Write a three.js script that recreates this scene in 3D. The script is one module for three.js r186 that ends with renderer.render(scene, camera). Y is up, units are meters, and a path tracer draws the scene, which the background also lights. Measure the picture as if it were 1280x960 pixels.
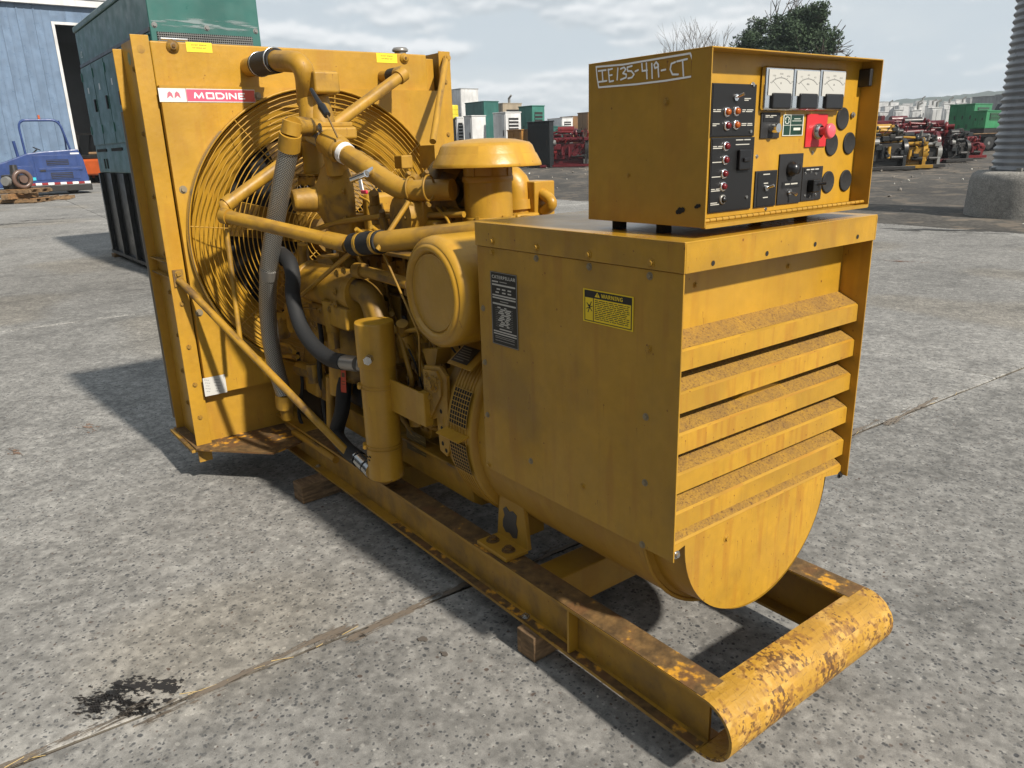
import * as THREE from 'three';
import { mergeGeometries } from 'three/addons/utils/BufferGeometryUtils.js';
import { RoundedBoxGeometry } from 'three/addons/geometries/RoundedBoxGeometry.js';

// ------------------------------------------------------------------ camera, sky, sun, exposure
const V = (x, y, z) => new THREE.Vector3(x, y, z);
const scene = new THREE.Scene();
const camera = new THREE.PerspectiveCamera(53.41, 4 / 3, 0.05, 6000);
camera.position.set(1.2113, 1.5, 1.5939);
camera.rotation.set(-0.3015, 0.9262, -0.0309, 'YXZ');
const renderer = new THREE.WebGLRenderer({ antialias: true });
renderer.setSize(1024, 768);
renderer.toneMapping = THREE.LinearToneMapping;
renderer.toneMappingExposure = 1.30;
renderer.shadowMap.enabled = true;

const SUN = V(2.42, 1.98, -0.2).normalize();
const sun = new THREE.DirectionalLight(new THREE.Color().setRGB(1, 0.93, 0.83), 5.0);
sun.position.copy(SUN).multiplyScalar(60);
sun.castShadow = true; sun.shadow.radius = 4; sun.shadow.mapSize.set(2048, 2048);
Object.assign(sun.shadow.camera, { left: -45, right: 45, top: 45, bottom: -45, near: 1, far: 160 });
scene.add(sun, sun.target);

// seeded random numbers and noise
function rng(a) { return () => { a |= 0; a = a + 0x6D2B79F5 | 0; let t = Math.imul(a ^ a >>> 15, 1 | a); t = t + Math.imul(t ^ t >>> 7, 61 | t) ^ t; return ((t ^ t >>> 14) >>> 0) / 4294967296; }; }
const rnd = rng(77);
const HT = new Float32Array(65536); { const r = rng(5); for (let i = 0; i < 65536; i++) HT[i] = r(); }
const hsh = (x, y, s) => HT[((x * 73 + y * 9277 + s * 3571) ^ (y * 31 + s * 17)) & 65535];
function vn(x, y, p, s) { // tileable value noise, period p cells
  let xi = Math.floor(x), yi = Math.floor(y); const fx = x - xi, fy = y - yi;
  const w = (a) => ((a % p) + p) % p; const x0 = w(xi), x1 = w(xi + 1), y0 = w(yi), y1 = w(yi + 1);
  const u = fx * fx * (3 - 2 * fx), v = fy * fy * (3 - 2 * fy);
  const a = hsh(x0, y0, s), b = hsh(x1, y0, s), c = hsh(x0, y1, s), d = hsh(x1, y1, s);
  return a + (b - a) * u + (c - a + (a - b - c + d) * u) * v;
}
function fbm(u, v, p, o, s) { let t = 0, a = 0.5, n = 0; for (let i = 0; i < o; i++) { t += a * vn(u * p, v * p, p, s + i); n += a; a *= 0.5; p *= 2; } return t / n; }
const sst = (a, b, x) => { x = Math.min(1, Math.max(0, (x - a) / (b - a))); return x * x * (3 - 2 * x); };
const mix = (a, b, t) => a + (b - a) * t;

// the sky: thin bright overcast with low cumulus, computed for the whole dome by one rule
{
  const W = 2048, H = 1024, d = new Float32Array(W * H * 4);
  const cl = (x, y, o, s) => { let t = 0, a = 0.5, n = 0; for (let i = 0; i < o; i++) { t += a * vn(x, y, 4096, s + i); n += a; a *= 0.53; x = x * 2.03 + 7; y = y * 2.03 + 3; } return t / n; };
  for (let j = 0; j < H; j++) {
    const el = (j + 0.5) / H * Math.PI - Math.PI / 2, sy = Math.sin(el), cy = Math.cos(el);
    for (let i = 0; i < W; i++) {
      const az = ((i + 0.5) / W - 0.5) * 2 * Math.PI, x = Math.cos(az) * cy, z = Math.sin(az) * cy, k = (j * W + i) * 4;
      const e = Math.max(0, sy);
      const ze = sst(0.02, 0.75, e); let r = mix(0.60, 0.38, ze), g = mix(0.675, 0.44, ze), b = mix(0.735, 0.51, ze);
      const q = 1 / (e + 0.17), cx = x * q * 2.3 + 40, cz = z * q * 2.3 + 40;
      const veil = sst(0.36, 0.66, cl(cx * 0.5 + 9, cz * 0.5, 5, 51)), puff = cl(cx * 1.15 + 3, cz * 1.15, 6, 11);
      const c = sst(0.46, 0.60, puff), up = cl(cx * 1.15 + 3 - x * 0.16, cz * 1.15 - z * 0.16, 6, 11);
      const lit = 0.5 + Math.max(-0.5, Math.min(0.5, (puff - up) * 7));
      const vs = veil * mix(0.75, 0.25, ze); r = mix(r, 0.70, vs); g = mix(g, 0.75, vs); b = mix(b, 0.78, vs);
      const cr = mix(0.52, 0.98, lit), cg = mix(0.575, 0.99, lit), cb = mix(0.62, 1.0, lit), m = c * mix(0.8, 0.35, ze) * sst(0.0, 0.05, e);
      r = mix(r, cr, m); g = mix(g, cg, m); b = mix(b, cb, m);
      if (sy < 0) { r = 0.3; g = 0.3; b = 0.29; }
      d[k] = r * SKYK(); d[k + 1] = g * SKYK(); d[k + 2] = b * SKYK(); d[k + 3] = 1;
    }
  }
  function SKYK() { return 0.80; }
  const t = new THREE.DataTexture(d, W, H, THREE.RGBAFormat, THREE.FloatType);
  t.mapping = THREE.EquirectangularReflectionMapping; t.magFilter = THREE.LinearFilter; t.minFilter = THREE.LinearFilter; t.colorSpace = THREE.LinearSRGBColorSpace; t.needsUpdate = true;
  scene.background = t; scene.environment = t;
}
scene.fog = new THREE.FogExp2(new THREE.Color().setRGB(0.62, 0.69, 0.75), 0.00042);

// ------------------------------------------------------------------ picture point -> place
camera.updateMatrixWorld();
const FPX = 480 / Math.tan(53.41 / 2 * Math.PI / 180);
function ray(u, v) { return V((u - 640) / FPX, (480 - v) / FPX, -1).applyQuaternion(camera.quaternion); }
function px(u, v, ax, val) { const d = ray(u, v), c = camera.position, t = (val - c[ax]) / d[ax]; return c.clone().addScaledVector(d, t); }
const ez = (u, v, z) => px(u, v, 'z', z), ex = (u, v, x) => px(u, v, 'x', x), ey = (u, v, y) => px(u, v, 'y', y);
function gy(x, z) { const s = -0.8 * x - 0.6 * z - 7; return s < 0 ? 0 : s < 6 ? 0.016 * s * s / 12 : 0.016 * (s - 3); } // the yard rises gently away
function gnd(u, v) { const d = ray(u, v), c = camera.position; let t = 0.5, p; while (t < 4000) { p = c.clone().addScaledVector(d, t); if (p.y < gy(p.x, p.z)) break; t *= 1.001; } p.y = gy(p.x, p.z); return p; }
function far(u, v, p) { const d = ray(u, v), c = camera.position, D = Math.hypot(p.x - c.x, p.z - c.z), h = Math.hypot(d.x, d.z); return c.clone().addScaledVector(d, D / h); }

// ------------------------------------------------------------------ textures
function dtex(n, f, srgb, rx = 1, ry = rx) { // f(u, v, out) with out 0..1 in sRGB for colours
  const d = new Uint8Array(n * n * 4), o = [0, 0, 0];
  for (let j = 0; j < n; j++) for (let i = 0; i < n; i++) { f(i / n, j / n, o, i, j); const k = (j * n + i) * 4; d[k] = Math.max(0, Math.min(255, o[0] * 255)); d[k + 1] = Math.max(0, Math.min(255, o[1] * 255)); d[k + 2] = Math.max(0, Math.min(255, o[2] * 255)); d[k + 3] = 255; }
  const t = new THREE.DataTexture(d, n, n); t.wrapS = t.wrapT = THREE.RepeatWrapping; t.magFilter = THREE.LinearFilter; t.minFilter = THREE.LinearMipmapLinearFilter; t.generateMipmaps = true;
  if (srgb) t.colorSpace = THREE.SRGBColorSpace; t.repeat.set(rx, ry); t.needsUpdate = true; return t;
}
const S = (r, g, b) => [r / 255, g / 255, b / 255];
const lerp3 = (o, c, t) => { o[0] += (c[0] - o[0]) * t; o[1] += (c[1] - o[1]) * t; o[2] += (c[2] - o[2]) * t; };
const YEL = S(182, 139, 40);
// yellow machine paint: uv in metres / 1.3; faint mottling, run-off streaks and small rust spots
function paintTex(streak, rust, grime, seed) {
  const n = 768;
  const spots = new Float32Array(n * n); const r = rng(seed * 91 + 3);
  for (let k = 0; k < rust * 260; k++) { // rust specks with a run below
    const x = Math.floor(r() * n), y = Math.floor(r() * n), a = 0.4 + r() * 1.5 * r(), run = r() < 0.4 ? 4 + r() * r() * 40 : 0, st = 0.35 + r() * 0.55;
    for (let dy = -Math.ceil(a); dy <= a; dy++) for (let dx = -Math.ceil(a); dx <= a; dx++) if (dx * dx + dy * dy <= a * a) { const q = ((y + dy + n) % n) * n + (x + dx + n) % n; spots[q] = Math.max(spots[q], st); }
    for (let s = 0; s < run; s++) { const q = ((y - s + n) % n) * n + x; spots[q] = Math.max(spots[q], st * 0.6 * (1 - s / run)); if (a > 1.4) { const q2 = ((y - s + n) % n) * n + (x + 1) % n; spots[q2] = Math.max(spots[q2], st * 0.5 * (1 - s / run)); } }
  }
  return dtex(n, (u, v, o, i, j) => {
    o[0] = YEL[0]; o[1] = YEL[1]; o[2] = YEL[2];
    const m = fbm(u, v, 5, 4, seed), f = fbm(u, v, 60, 3, seed + 9), st = fbm(u, v * 0.12 + 3, 48, 3, seed + 20), st2 = vn(u * 160, v * 5, 160, seed + 31);
    const k = 0.95 + (m - 0.5) * 0.16 + (f - 0.5) * 0.07; o[0] *= k; o[1] *= k; o[2] *= k;
    lerp3(o, S(150, 96, 30), streak * sst(0.52, 0.8, st) * 0.55 * (0.4 + m));
    lerp3(o, S(122, 84, 44), streak * sst(0.7, 1, st2) * 0.25 * m);
    lerp3(o, S(96, 74, 46), grime * sst(0.45, 0.75, fbm(u, v, 9, 5, seed + 40)) * (0.35 + 0.9 * f));
    lerp3(o, S(86, 44, 18), spots[j * n + i]);
  }, true);
}
const T = {};
T.paint = paintTex(0.35, 0.5, 0.10, 3);
T.grime = paintTex(0.3, 3, 1.0, 23);
T.fine = dtex(512, (u, v, o) => { const f = fbm(u, v, 24, 5, 61); o[0] = o[1] = o[2] = f; }, false);
T.rough = dtex(512, (u, v, o) => { const f = 0.42 + 0.5 * fbm(u, v, 9, 5, 66); o[0] = o[1] = o[2] = f; }, false);
// rusted, worn paint of the rail tops
T.rust = dtex(1024, (u, v, o) => {
  const a = fbm(u, v, 6, 5, 71), b = fbm(u, v, 40, 4, 75), c = fbm(u, v, 3, 4, 79); o[0] = 0.39 + (b - 0.5) * 0.28; o[1] = 0.295 + (b - 0.5) * 0.22; o[2] = 0.16 + (b - 0.5) * 0.14;
  lerp3(o, S(104, 70, 36), sst(0.5, 0.75, fbm(u, v, 14, 4, 83)) * 0.7);
  lerp3(o, S(196, 140, 36), sst(0.54, 0.64, a * 0.35 + c * 0.3 + b * 0.4));
}, true);
// bumper roll: yellow with scuffs, scratches through to dark metal
{
  const n = 1024, s = new Float32Array(n * n), r = rng(404);
  for (let k = 0; k < 900; k++) { let x = r() * n, y = r() * n; const a = (r() < 0.7 ? 0.12 : 1.4) + (r() - 0.5) * 0.7, L = 6 + r() * r() * 90, w = 0.3 + r() * 0.5; for (let t = 0; t < L; t++) { const q = ((y | 0) + n) % n * n + ((x | 0) + n) % n; s[q] = Math.max(s[q], w); x += Math.cos(a); y += Math.sin(a); if (x < 0) x += n; if (y < 0) y += n; } }
  T.scuff = dtex(n, (u, v, o, i, j) => {
    const m = fbm(u, v, 5, 5, 91), b = fbm(u, v, 34, 4, 95), p = fbm(u * 1, v * 1, 12, 4, 99); o[0] = 0.74; o[1] = 0.56; o[2] = 0.19; const k = 0.9 + (m - 0.5) * 0.3; o[0] *= k; o[1] *= k; o[2] *= k;
    lerp3(o, S(190, 152, 84), sst(0.5, 0.68, p) * 0.6);
    lerp3(o, S(122, 84, 38), sst(0.50, 0.66, m * 0.35 + b * 0.65) * 0.75); lerp3(o, S(80, 54, 28), sst(0.60, 0.68, m * 0.5 + fbm(u, v, 70, 3, 197) * 0.55) * 0.8);
    lerp3(o, S(60, 42, 26), s[j * n + i]);
  }, true);
}
// concrete with dark aggregate ground open at the surface, 3.2 m to a tile
{
  const n = 2048, chip = new Float32Array(n * n), hue = new Float32Array(n * n), r = rng(2024);
  for (let k = 0; k < 46000; k++) {
    const x = r() * n, y = r() * n, big = r(), a = 0.9 + 3.3 * Math.pow(big, 1.7) * (r() < 0.9 ? 0.9 : 1.5), b = a * (0.45 + r() * 0.5), th = r() * 6.283, ct = Math.cos(th), sn = Math.sin(th), st = (0.3 + 0.68 * r()) * (r() < 0.12 ? -0.7 : 1), R = Math.ceil(a) + 1, sq = 1.3 + r() * 1.6, h = r();
    for (let dy = -R; dy <= R; dy++) for (let dx = -R; dx <= R; dx++) {
      const p = Math.abs((dx * ct + dy * sn) / a), q = Math.abs((-dx * sn + dy * ct) / b), e = Math.pow(p, sq) + Math.pow(q, sq);
      if (e < 1.25) { const w = ((Math.floor(y) + dy + n) % n) * n + (Math.floor(x) + dx + n) % n; chip[w] = st * sst(1.25, 0.75, e); hue[w] = h; }
    }
  }
  T.conc = dtex(n, (u, v, o, i, j) => {
    const m = fbm(u, v, 4, 4, 101), f = fbm(u, v, 90, 4, 105), g = HT[(i * 7 + j * 1031 + (i * j)) & 65535], w = fbm(u, v, 22, 4, 111), dk = fbm(u, v, 13, 4, 117);
    let k = 0.505 + (m - 0.5) * 0.10 + (f - 0.5) * 0.17 + (g - 0.5) * 0.09 + (fbm(u, v, 180, 2, 143) - 0.5) * 0.16;
    k += sst(0.58, 0.76, w) * 0.03 - sst(0.52, 0.75, dk) * 0.05 + sst(0.70, 0.8, fbm(u, v, 44, 3, 147)) * 0.05;
    o[0] = k * 1.0; o[1] = k * 0.985; o[2] = k * 0.95;
    const c = chip[j * n + i]; if (c > 0) { lerp3(o, hue[j * n + i] < 0.9 ? [0.27, 0.275, 0.28] : [0.32, 0.27, 0.24], c); } else if (c < 0) lerp3(o, [0.72, 0.71, 0.68], -c);
  }, true);
  T.concBump = dtex(1024, (u, v, o, i, j) => { const c = chip[(j * 2) * n + i * 2], f = fbm(u, v, 90, 4, 105); o[0] = o[1] = o[2] = 0.35 + f * 0.4 - Math.max(0, c) * 0.22; }, false);
}
T.dirt = dtex(1024, (u, v, o) => { const m = fbm(u, v, 5, 5, 131), f = fbm(u, v, 70, 4, 135), w = fbm(u, v * 1, 11, 4, 139); const k = 0.26 + (m - 0.5) * 0.16 + (f - 0.5) * 0.2; o[0] = k * 1.05; o[1] = k; o[2] = k * 0.93; lerp3(o, [0.44, 0.40, 0.35], sst(0.56, 0.7, w) * 0.7); }, true);
T.wood = dtex(512, (u, v, o) => { const g = vn(u * 6 + fbm(u, v, 4, 3, 150) * 3, v * 60, 600, 151), f = fbm(u * 0.3, v, 64, 3, 155), m = fbm(u, v, 4, 4, 158); const k = 0.75 + g * 0.3 + (f - 0.5) * 0.4 + (m - 0.5) * 0.4; o[0] = 0.50 * k; o[1] = 0.40 * k; o[2] = 0.285 * k; }, true);
T.braid = dtex(256, (u, v, o) => { const a = (u * 16 + v * 16) % 1, b = (u * 16 - v * 16 + 64) % 1, s = Math.floor(u * 16 + v * 16) + Math.floor(u * 16 - v * 16 + 64); const p = s % 2 ? a : b; const k = 0.20 + 0.72 * Math.pow(Math.sin(Math.PI * p), 1.2) * (0.6 + 0.4 * Math.sin(Math.PI * 4 * p) ** 2); o[0] = k; o[1] = k; o[2] = k * 0.97; }, true);
T.braidBump = dtex(256, (u, v, o) => { const a = (u * 16 + v * 16) % 1, b = (u * 16 - v * 16 + 64) % 1, s = Math.floor(u * 16 + v * 16) + Math.floor(u * 16 - v * 16 + 64); o[0] = o[1] = o[2] = Math.sin(Math.PI * (s % 2 ? a : b)); }, false);

// ------------------------------------------------------------------ materials
const clone = (t, s) => { const c = t.clone(); c.repeat.set(s, s); c.needsUpdate = true; return c; };
const M = {};
const std = (o) => new THREE.MeshStandardMaterial(o);
const rgb = (r, g, b) => new THREE.Color().setRGB(r, g, b);
const fineB = clone(T.fine, 3), roughT = clone(T.rough, 1);
function paint(map, tint, rough = 0.62) { return std({ map, color: rgb(tint, tint * 0.985, tint), roughness: rough, roughnessMap: roughT, bumpMap: fineB, bumpScale: 0.0006 }); }
const pS = clone(T.paint, 1 / 1.3), sS = clone(paintTex(0.5, 1.1, 0.3, 33), 1 / 1.3), gS = clone(T.grime, 1 / 0.9), gS2 = clone(paintTex(0.3, 1.6, 0.55, 43), 1 / 0.9);
M.p = [paint(pS, 1), paint(pS, 0.93, 0.75), paint(pS, 1.04, 0.6), paint(pS, 0.86, 0.85)];
M.streak = paint(sS, 0.97, 0.75); M.grime = paint(gS, 0.8, 0.95); M.panel = paint(pS, 1.03, 0.6);
M.eng = [paint(gS, 0.86, 0.85), paint(gS2, 0.92, 0.78), paint(gS, 0.68, 0.85), paint(gS, 0.56, 0.9)];
M.rust = std({ map: clone(T.rust, 1 / 0.8), roughness: 0.85, bumpMap: clone(T.fine, 5), bumpScale: 0.0015 });
M.scuff = std({ map: clone(T.scuff, 1 / 0.55), roughness: 0.5, bumpMap: clone(T.fine, 5), bumpScale: 0.0012 });
M.black = std({ color: rgb(0.012, 0.012, 0.013), roughness: 0.6 });
M.blackGloss = std({ color: rgb(0.01, 0.01, 0.011), roughness: 0.28 });
M.rubber = std({ color: rgb(0.012, 0.0125, 0.013), roughness: 0.75, bumpMap: clone(T.fine, 6), bumpScale: 0.0006 });
M.core = std({ color: rgb(0.012, 0.011, 0.009), roughness: 0.9 });
M.steel = std({ color: rgb(0.42, 0.42, 0.41), roughness: 0.38, metalness: 0.9, roughnessMap: roughT });
M.chrome = std({ color: rgb(0.75, 0.75, 0.75), roughness: 0.16, metalness: 1 });
M.boltGrey = std({ color: rgb(0.27, 0.22, 0.14), roughness: 0.5, metalness: 0.35 });
M.galv = std({ color: rgb(0.26, 0.25, 0.23), roughness: 0.55, metalness: 0.5, roughnessMap: roughT });
M.white = std({ color: rgb(0.72, 0.72, 0.71), roughness: 0.45 });
M.red = std({ color: rgb(0.5, 0.02, 0.025), roughness: 0.4 });
M.braid = std({ map: T.braid, bumpMap: T.braidBump, bumpScale: 0.002, roughness: 0.4, metalness: 0.75 });
M.wood = std({ map: clone(T.wood, 2.2), roughness: 0.9, bumpMap: clone(T.wood, 2.2), bumpScale: 0.002 });
M.conc = std({ map: clone(T.conc, 1 / 3.2), bumpMap: clone(T.concBump, 1 / 3.2), bumpScale: 0.005, roughness: 0.93, vertexColors: true });
M.dirt = std({ map: clone(T.dirt, 1 / 3.7), roughness: 1, bumpMap: clone(T.dirt, 1 / 3.7), bumpScale: 0.03, vertexColors: true });
const flat = (r, g, b, rough = 0.6, metal = 0) => std({ color: rgb(r, g, b), roughness: rough, metalness: metal, roughnessMap: roughT });

// ------------------------------------------------------------------ geometry helpers (world metres)
const UPV = V(0, 1, 0);
function box(x0, x1, y0, y1, z0, z1, r = 0) {
  const w = Math.abs(x1 - x0), h = Math.abs(y1 - y0), d = Math.abs(z1 - z0); r = Math.min(r, w / 2.2, h / 2.2, d / 2.2);
  const g = r > 0 ? new RoundedBoxGeometry(w, h, d, 1, r) : new THREE.BoxGeometry(w, h, d);
  return g.translate((x0 + x1) / 2, (y0 + y1) / 2, (z0 + z1) / 2);
}
function orient(g, a, dir) { return g.applyQuaternion(new THREE.Quaternion().setFromUnitVectors(UPV, dir.clone().normalize())).translate(a.x, a.y, a.z); }
function cyl(a, b, r0, r1 = r0, seg = 20, open = false) { const d = b.clone().sub(a), L = d.length(); return orient(new THREE.CylinderGeometry(r1, r0, L, seg, 1, open).translate(0, L / 2, 0), a, d); }
function lathe(prof, a, dir, seg = 32) { return orient(new THREE.LatheGeometry(prof.map((p) => new THREE.Vector2(Math.max(p[0], 1e-4), p[1])), seg), a, dir); }
function bendPts(pts, rad) { // polyline with rounded corners -> dense points
  const o = [pts[0].clone()];
  for (let i = 1; i < pts.length - 1; i++) {
    const p = pts[i], a = pts[i - 1].clone().sub(p), b = pts[i + 1].clone().sub(p), r = Math.min(rad, a.length() * 0.48, b.length() * 0.48);
    const s = p.clone().addScaledVector(a.normalize(), r), e = p.clone().addScaledVector(b.normalize(), r);
    for (let k = 0; k <= 6; k++) { const t = k / 6; o.push(s.clone().multiplyScalar((1 - t) * (1 - t)).addScaledVector(p, 2 * t * (1 - t)).addScaledVector(e, t * t)); }
  }
  o.push(pts[pts.length - 1].clone()); return o;
}
class Poly extends THREE.Curve { constructor(p) { super(); this.p = p; this.l = [0]; for (let i = 1; i < p.length; i++) this.l.push(this.l[i - 1] + p[i].distanceTo(p[i - 1])); } getPoint(t, o = V(0, 0, 0)) { const L = t * this.l[this.l.length - 1]; let i = 1; while (i < this.l.length - 1 && this.l[i] < L) i++; const f = (L - this.l[i - 1]) / Math.max(1e-9, this.l[i] - this.l[i - 1]); return o.copy(this.p[i - 1]).lerp(this.p[i], f); } }
function pipe(pts, r, rad = r * 2.5, seg = 14) { const p = bendPts(pts, rad), c = new Poly(p); const n = Math.max(8, Math.min(90, p.length * 2)); const g = new THREE.TubeGeometry(c, n, r, seg); const e = p.length - 1; return mergeN([g, disc(p[0], p[0].clone().sub(p[1]), r, seg), disc(p[e], p[e].clone().sub(p[e - 1]), r, seg)]); }
function tube(pts, r, seg = 14, n = 60) { return new THREE.TubeGeometry(new THREE.CatmullRomCurve3(pts), n, r, seg); }
function disc(p, d, r, seg = 20) { return new THREE.CircleGeometry(r, seg).applyQuaternion(new THREE.Quaternion().setFromUnitVectors(V(0, 0, 1), d.clone().normalize())).translate(p.x, p.y, p.z); }
function torus(c, dir, R, r, seg = 48, rs = 6, arc = Math.PI * 2) { return new THREE.TorusGeometry(R, r, rs, seg, arc).applyQuaternion(new THREE.Quaternion().setFromUnitVectors(V(0, 0, 1), dir.clone().normalize())).translate(c.x, c.y, c.z); }
function ext(pts, depth, bevel = 0, holes = []) { const s = new THREE.Shape(pts.map((p) => new THREE.Vector2(p[0], p[1]))); for (const h of holes) s.holes.push(h); return new THREE.ExtrudeGeometry(s, { depth, bevelEnabled: bevel > 0, bevelSize: bevel, bevelThickness: bevel, bevelSegments: 2, curveSegments: 40 }); }
const extX = (pts, x0, x1, bevel, holes) => ext(pts, x1 - x0, bevel, holes).rotateY(Math.PI / 2).translate(x0, 0, 0); // pts are [-z, y]
const extZ = (pts, z0, z1, bevel, holes) => ext(pts, z1 - z0, bevel, holes).translate(0, 0, z0);                         // pts are [x, y]
const extY = (pts, y0, y1, bevel, holes) => ext(pts, y1 - y0, bevel, holes).rotateX(-Math.PI / 2).translate(0, y0, 0);   // pts are [x, -z]
function strip(g) { g = g.index ? g.toNonIndexed() : g; for (const k of Object.keys(g.attributes)) if (!['position', 'normal', 'uv'].includes(k)) g.deleteAttribute(k); if (!g.attributes.uv) g.setAttribute('uv', new THREE.BufferAttribute(new Float32Array(g.attributes.position.count * 2), 2)); g.morphAttributes = {}; return g; }
function mergeN(a) { return a.length === 1 ? strip(a[0]) : mergeGeometries(a.map(strip)); }
function boxUV(g, ou = 0, ov = 0) {
  const p = g.attributes.position, n = p.count, uv = new Float32Array(n * 2), a = V(0, 0, 0), b = V(0, 0, 0), c = V(0, 0, 0);
  for (let i = 0; i < n; i += 3) {
    a.fromBufferAttribute(p, i); b.fromBufferAttribute(p, i + 1); c.fromBufferAttribute(p, i + 2); b.sub(a); c.sub(a); b.cross(c);
    const ax = Math.abs(b.x), ay = Math.abs(b.y), az = Math.abs(b.z), k = ay > ax && ay > az ? 1 : ax > az ? 0 : 2;
    for (let q = 0; q < 3; q++) { const x = p.getX(i + q), y = p.getY(i + q), z = p.getZ(i + q); uv[(i + q) * 2] = (k === 0 ? z : x) + ou; uv[(i + q) * 2 + 1] = (k === 1 ? z : y) + ov; }
  }
  g.setAttribute('uv', new THREE.BufferAttribute(uv, 2)); return g;
}
// ------------------------------------------------------------------ naming helpers
const taken = {};
function numbered(n) { const k = taken[n] || 0; taken[n] = k + 1; return k ? n + '_' + String(k).padStart(3, '0') : n; }
function thing(name, label, category, pos = V(0, 0, 0), turn = 0, group) { const o = new THREE.Group(); o.name = numbered(name); o.position.copy(pos); o.rotation.y = turn; o.userData = { label, category }; if (group) o.userData.group = group; scene.add(o); return o; }
function part(parent, name, geos, mat, o = {}) {
  let g = mergeN(Array.isArray(geos) ? geos : [geos]); if (!o.keepUV) g = boxUV(g, o.uo ?? rnd() * 3, o.vo ?? rnd() * 3);
  const m = new THREE.Mesh(g, mat); m.name = name; m.castShadow = m.receiveShadow = true; if (o.label) m.userData.label = o.label; if (o.kind) m.userData.kind = o.kind; parent.add(m); return m;
}
function struct(name, geos, mat, o = {}) { const m = part(scene, numbered(name), geos, mat, o); m.userData.kind = 'structure'; return m; }
const pick = (a) => a[Math.floor(rnd() * a.length)];
const BOLT = mergeN([new THREE.CylinderGeometry(1.5, 1.55, 0.22, 14).rotateX(Math.PI / 2).translate(0, 0, 0.1), new THREE.CylinderGeometry(0.92, 1, 0.75, 6).rotateX(Math.PI / 2).translate(0, 0, 0.55)]);
function bolt(parent, p, dir, r = 0.008, mat = M.boltGrey) { const m = new THREE.Mesh(BOLT, mat); m.name = 'bolt'; m.castShadow = m.receiveShadow = true; m.position.copy(p); m.quaternion.setFromUnitVectors(V(0, 0, 1), dir.clone().normalize()); m.rotateZ(rnd() * 6); m.scale.setScalar(r); parent.add(m); return m; }
const XP = V(1, 0, 0), YP = V(0, 1, 0), ZP = V(0, 0, 1);
// a flat printed sheet: quad corners in the order lower left, lower right, upper right, upper left
function quad(c) { const g = new THREE.BufferGeometry(); g.setAttribute('position', new THREE.Float32BufferAttribute([0, 1, 2, 0, 2, 3].flatMap((i) => c[i].toArray()), 3)); g.setAttribute('uv', new THREE.Float32BufferAttribute([0, 0, 1, 0, 1, 1, 0, 0, 1, 1, 0, 1], 2)); g.computeVertexNormals(); return g; }
function canvas(w, h, draw) { const c = document.createElement('canvas'); c.width = w; c.height = h; const x = c.getContext('2d'); draw(x, w, h); const t = new THREE.CanvasTexture(c); t.colorSpace = THREE.SRGBColorSpace; t.anisotropy = 8; return t; }
function label(parent, name, corners, tex, rough = 0.5, extra = {}) { const m = new THREE.Mesh(quad(corners), std({ map: tex, roughness: rough, ...extra })); m.name = name; m.castShadow = m.receiveShadow = true; parent.add(m); return m; }
const rectX = (x, y0, y1, zl, zr) => [V(x, y0, zl), V(x, y0, zr), V(x, y1, zr), V(x, y1, zl)]; // seen from +x
const rectZ = (z, x0, x1, y0, y1) => [V(x0, y0, z), V(x1, y0, z), V(x1, y1, z), V(x0, y1, z)]; // seen from +z

// ------------------------------------------------------------------ ground
const big = (x, z, s, q) => vn(x * q + 500, z * q + 500, 4096, s);
{
  const rings = 96, seg = 160, pos = [], col = [], idx = [];
  for (let i = 0; i <= rings; i++) {
    const R = i === 0 ? 0 : 0.8 * Math.pow(1.09, i) - 0.6;
    for (let j = 0; j < seg; j++) {
      const a = j / seg * Math.PI * 2, x = Math.cos(a) * R - 2, z = Math.sin(a) * R; const y = Math.min(gy(x, z), 2.4) - 0.014 + (R > 16 ? (big(x, z, 7, 0.9) - 0.5) * 0.05 : 0) - (R > 16 ? 0.03 : 0);
      const k = 0.62 + big(x, z, 3, 0.16) * 0.7 + (big(x, z, 4, 0.9) - 0.5) * 0.3; pos.push(x, y, z); col.push(k, k * 0.985, k * 0.96);
      if (i < rings) { const p = i * seg + j, q = i * seg + (j + 1) % seg; idx.push(p, q, p + seg, q, q + seg, p + seg); }
    }
  }
  const g = new THREE.BufferGeometry(); g.setAttribute('position', new THREE.Float32BufferAttribute(pos, 3)); g.setAttribute('color', new THREE.Float32BufferAttribute(col, 3)); g.setAttribute('uv', new THREE.Float32BufferAttribute(pos.flatMap((v, i) => i % 3 === 0 ? [v, pos[i + 2]] : []), 2)); g.setIndex(idx); g.computeVertexNormals();
  const m = new THREE.Mesh(g, M.dirt); m.name = 'ground'; m.userData = { kind: 'structure', label: 'dark packed dirt of the storage yard' }; m.receiveShadow = m.castShadow = true; scene.add(m);
}
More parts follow.
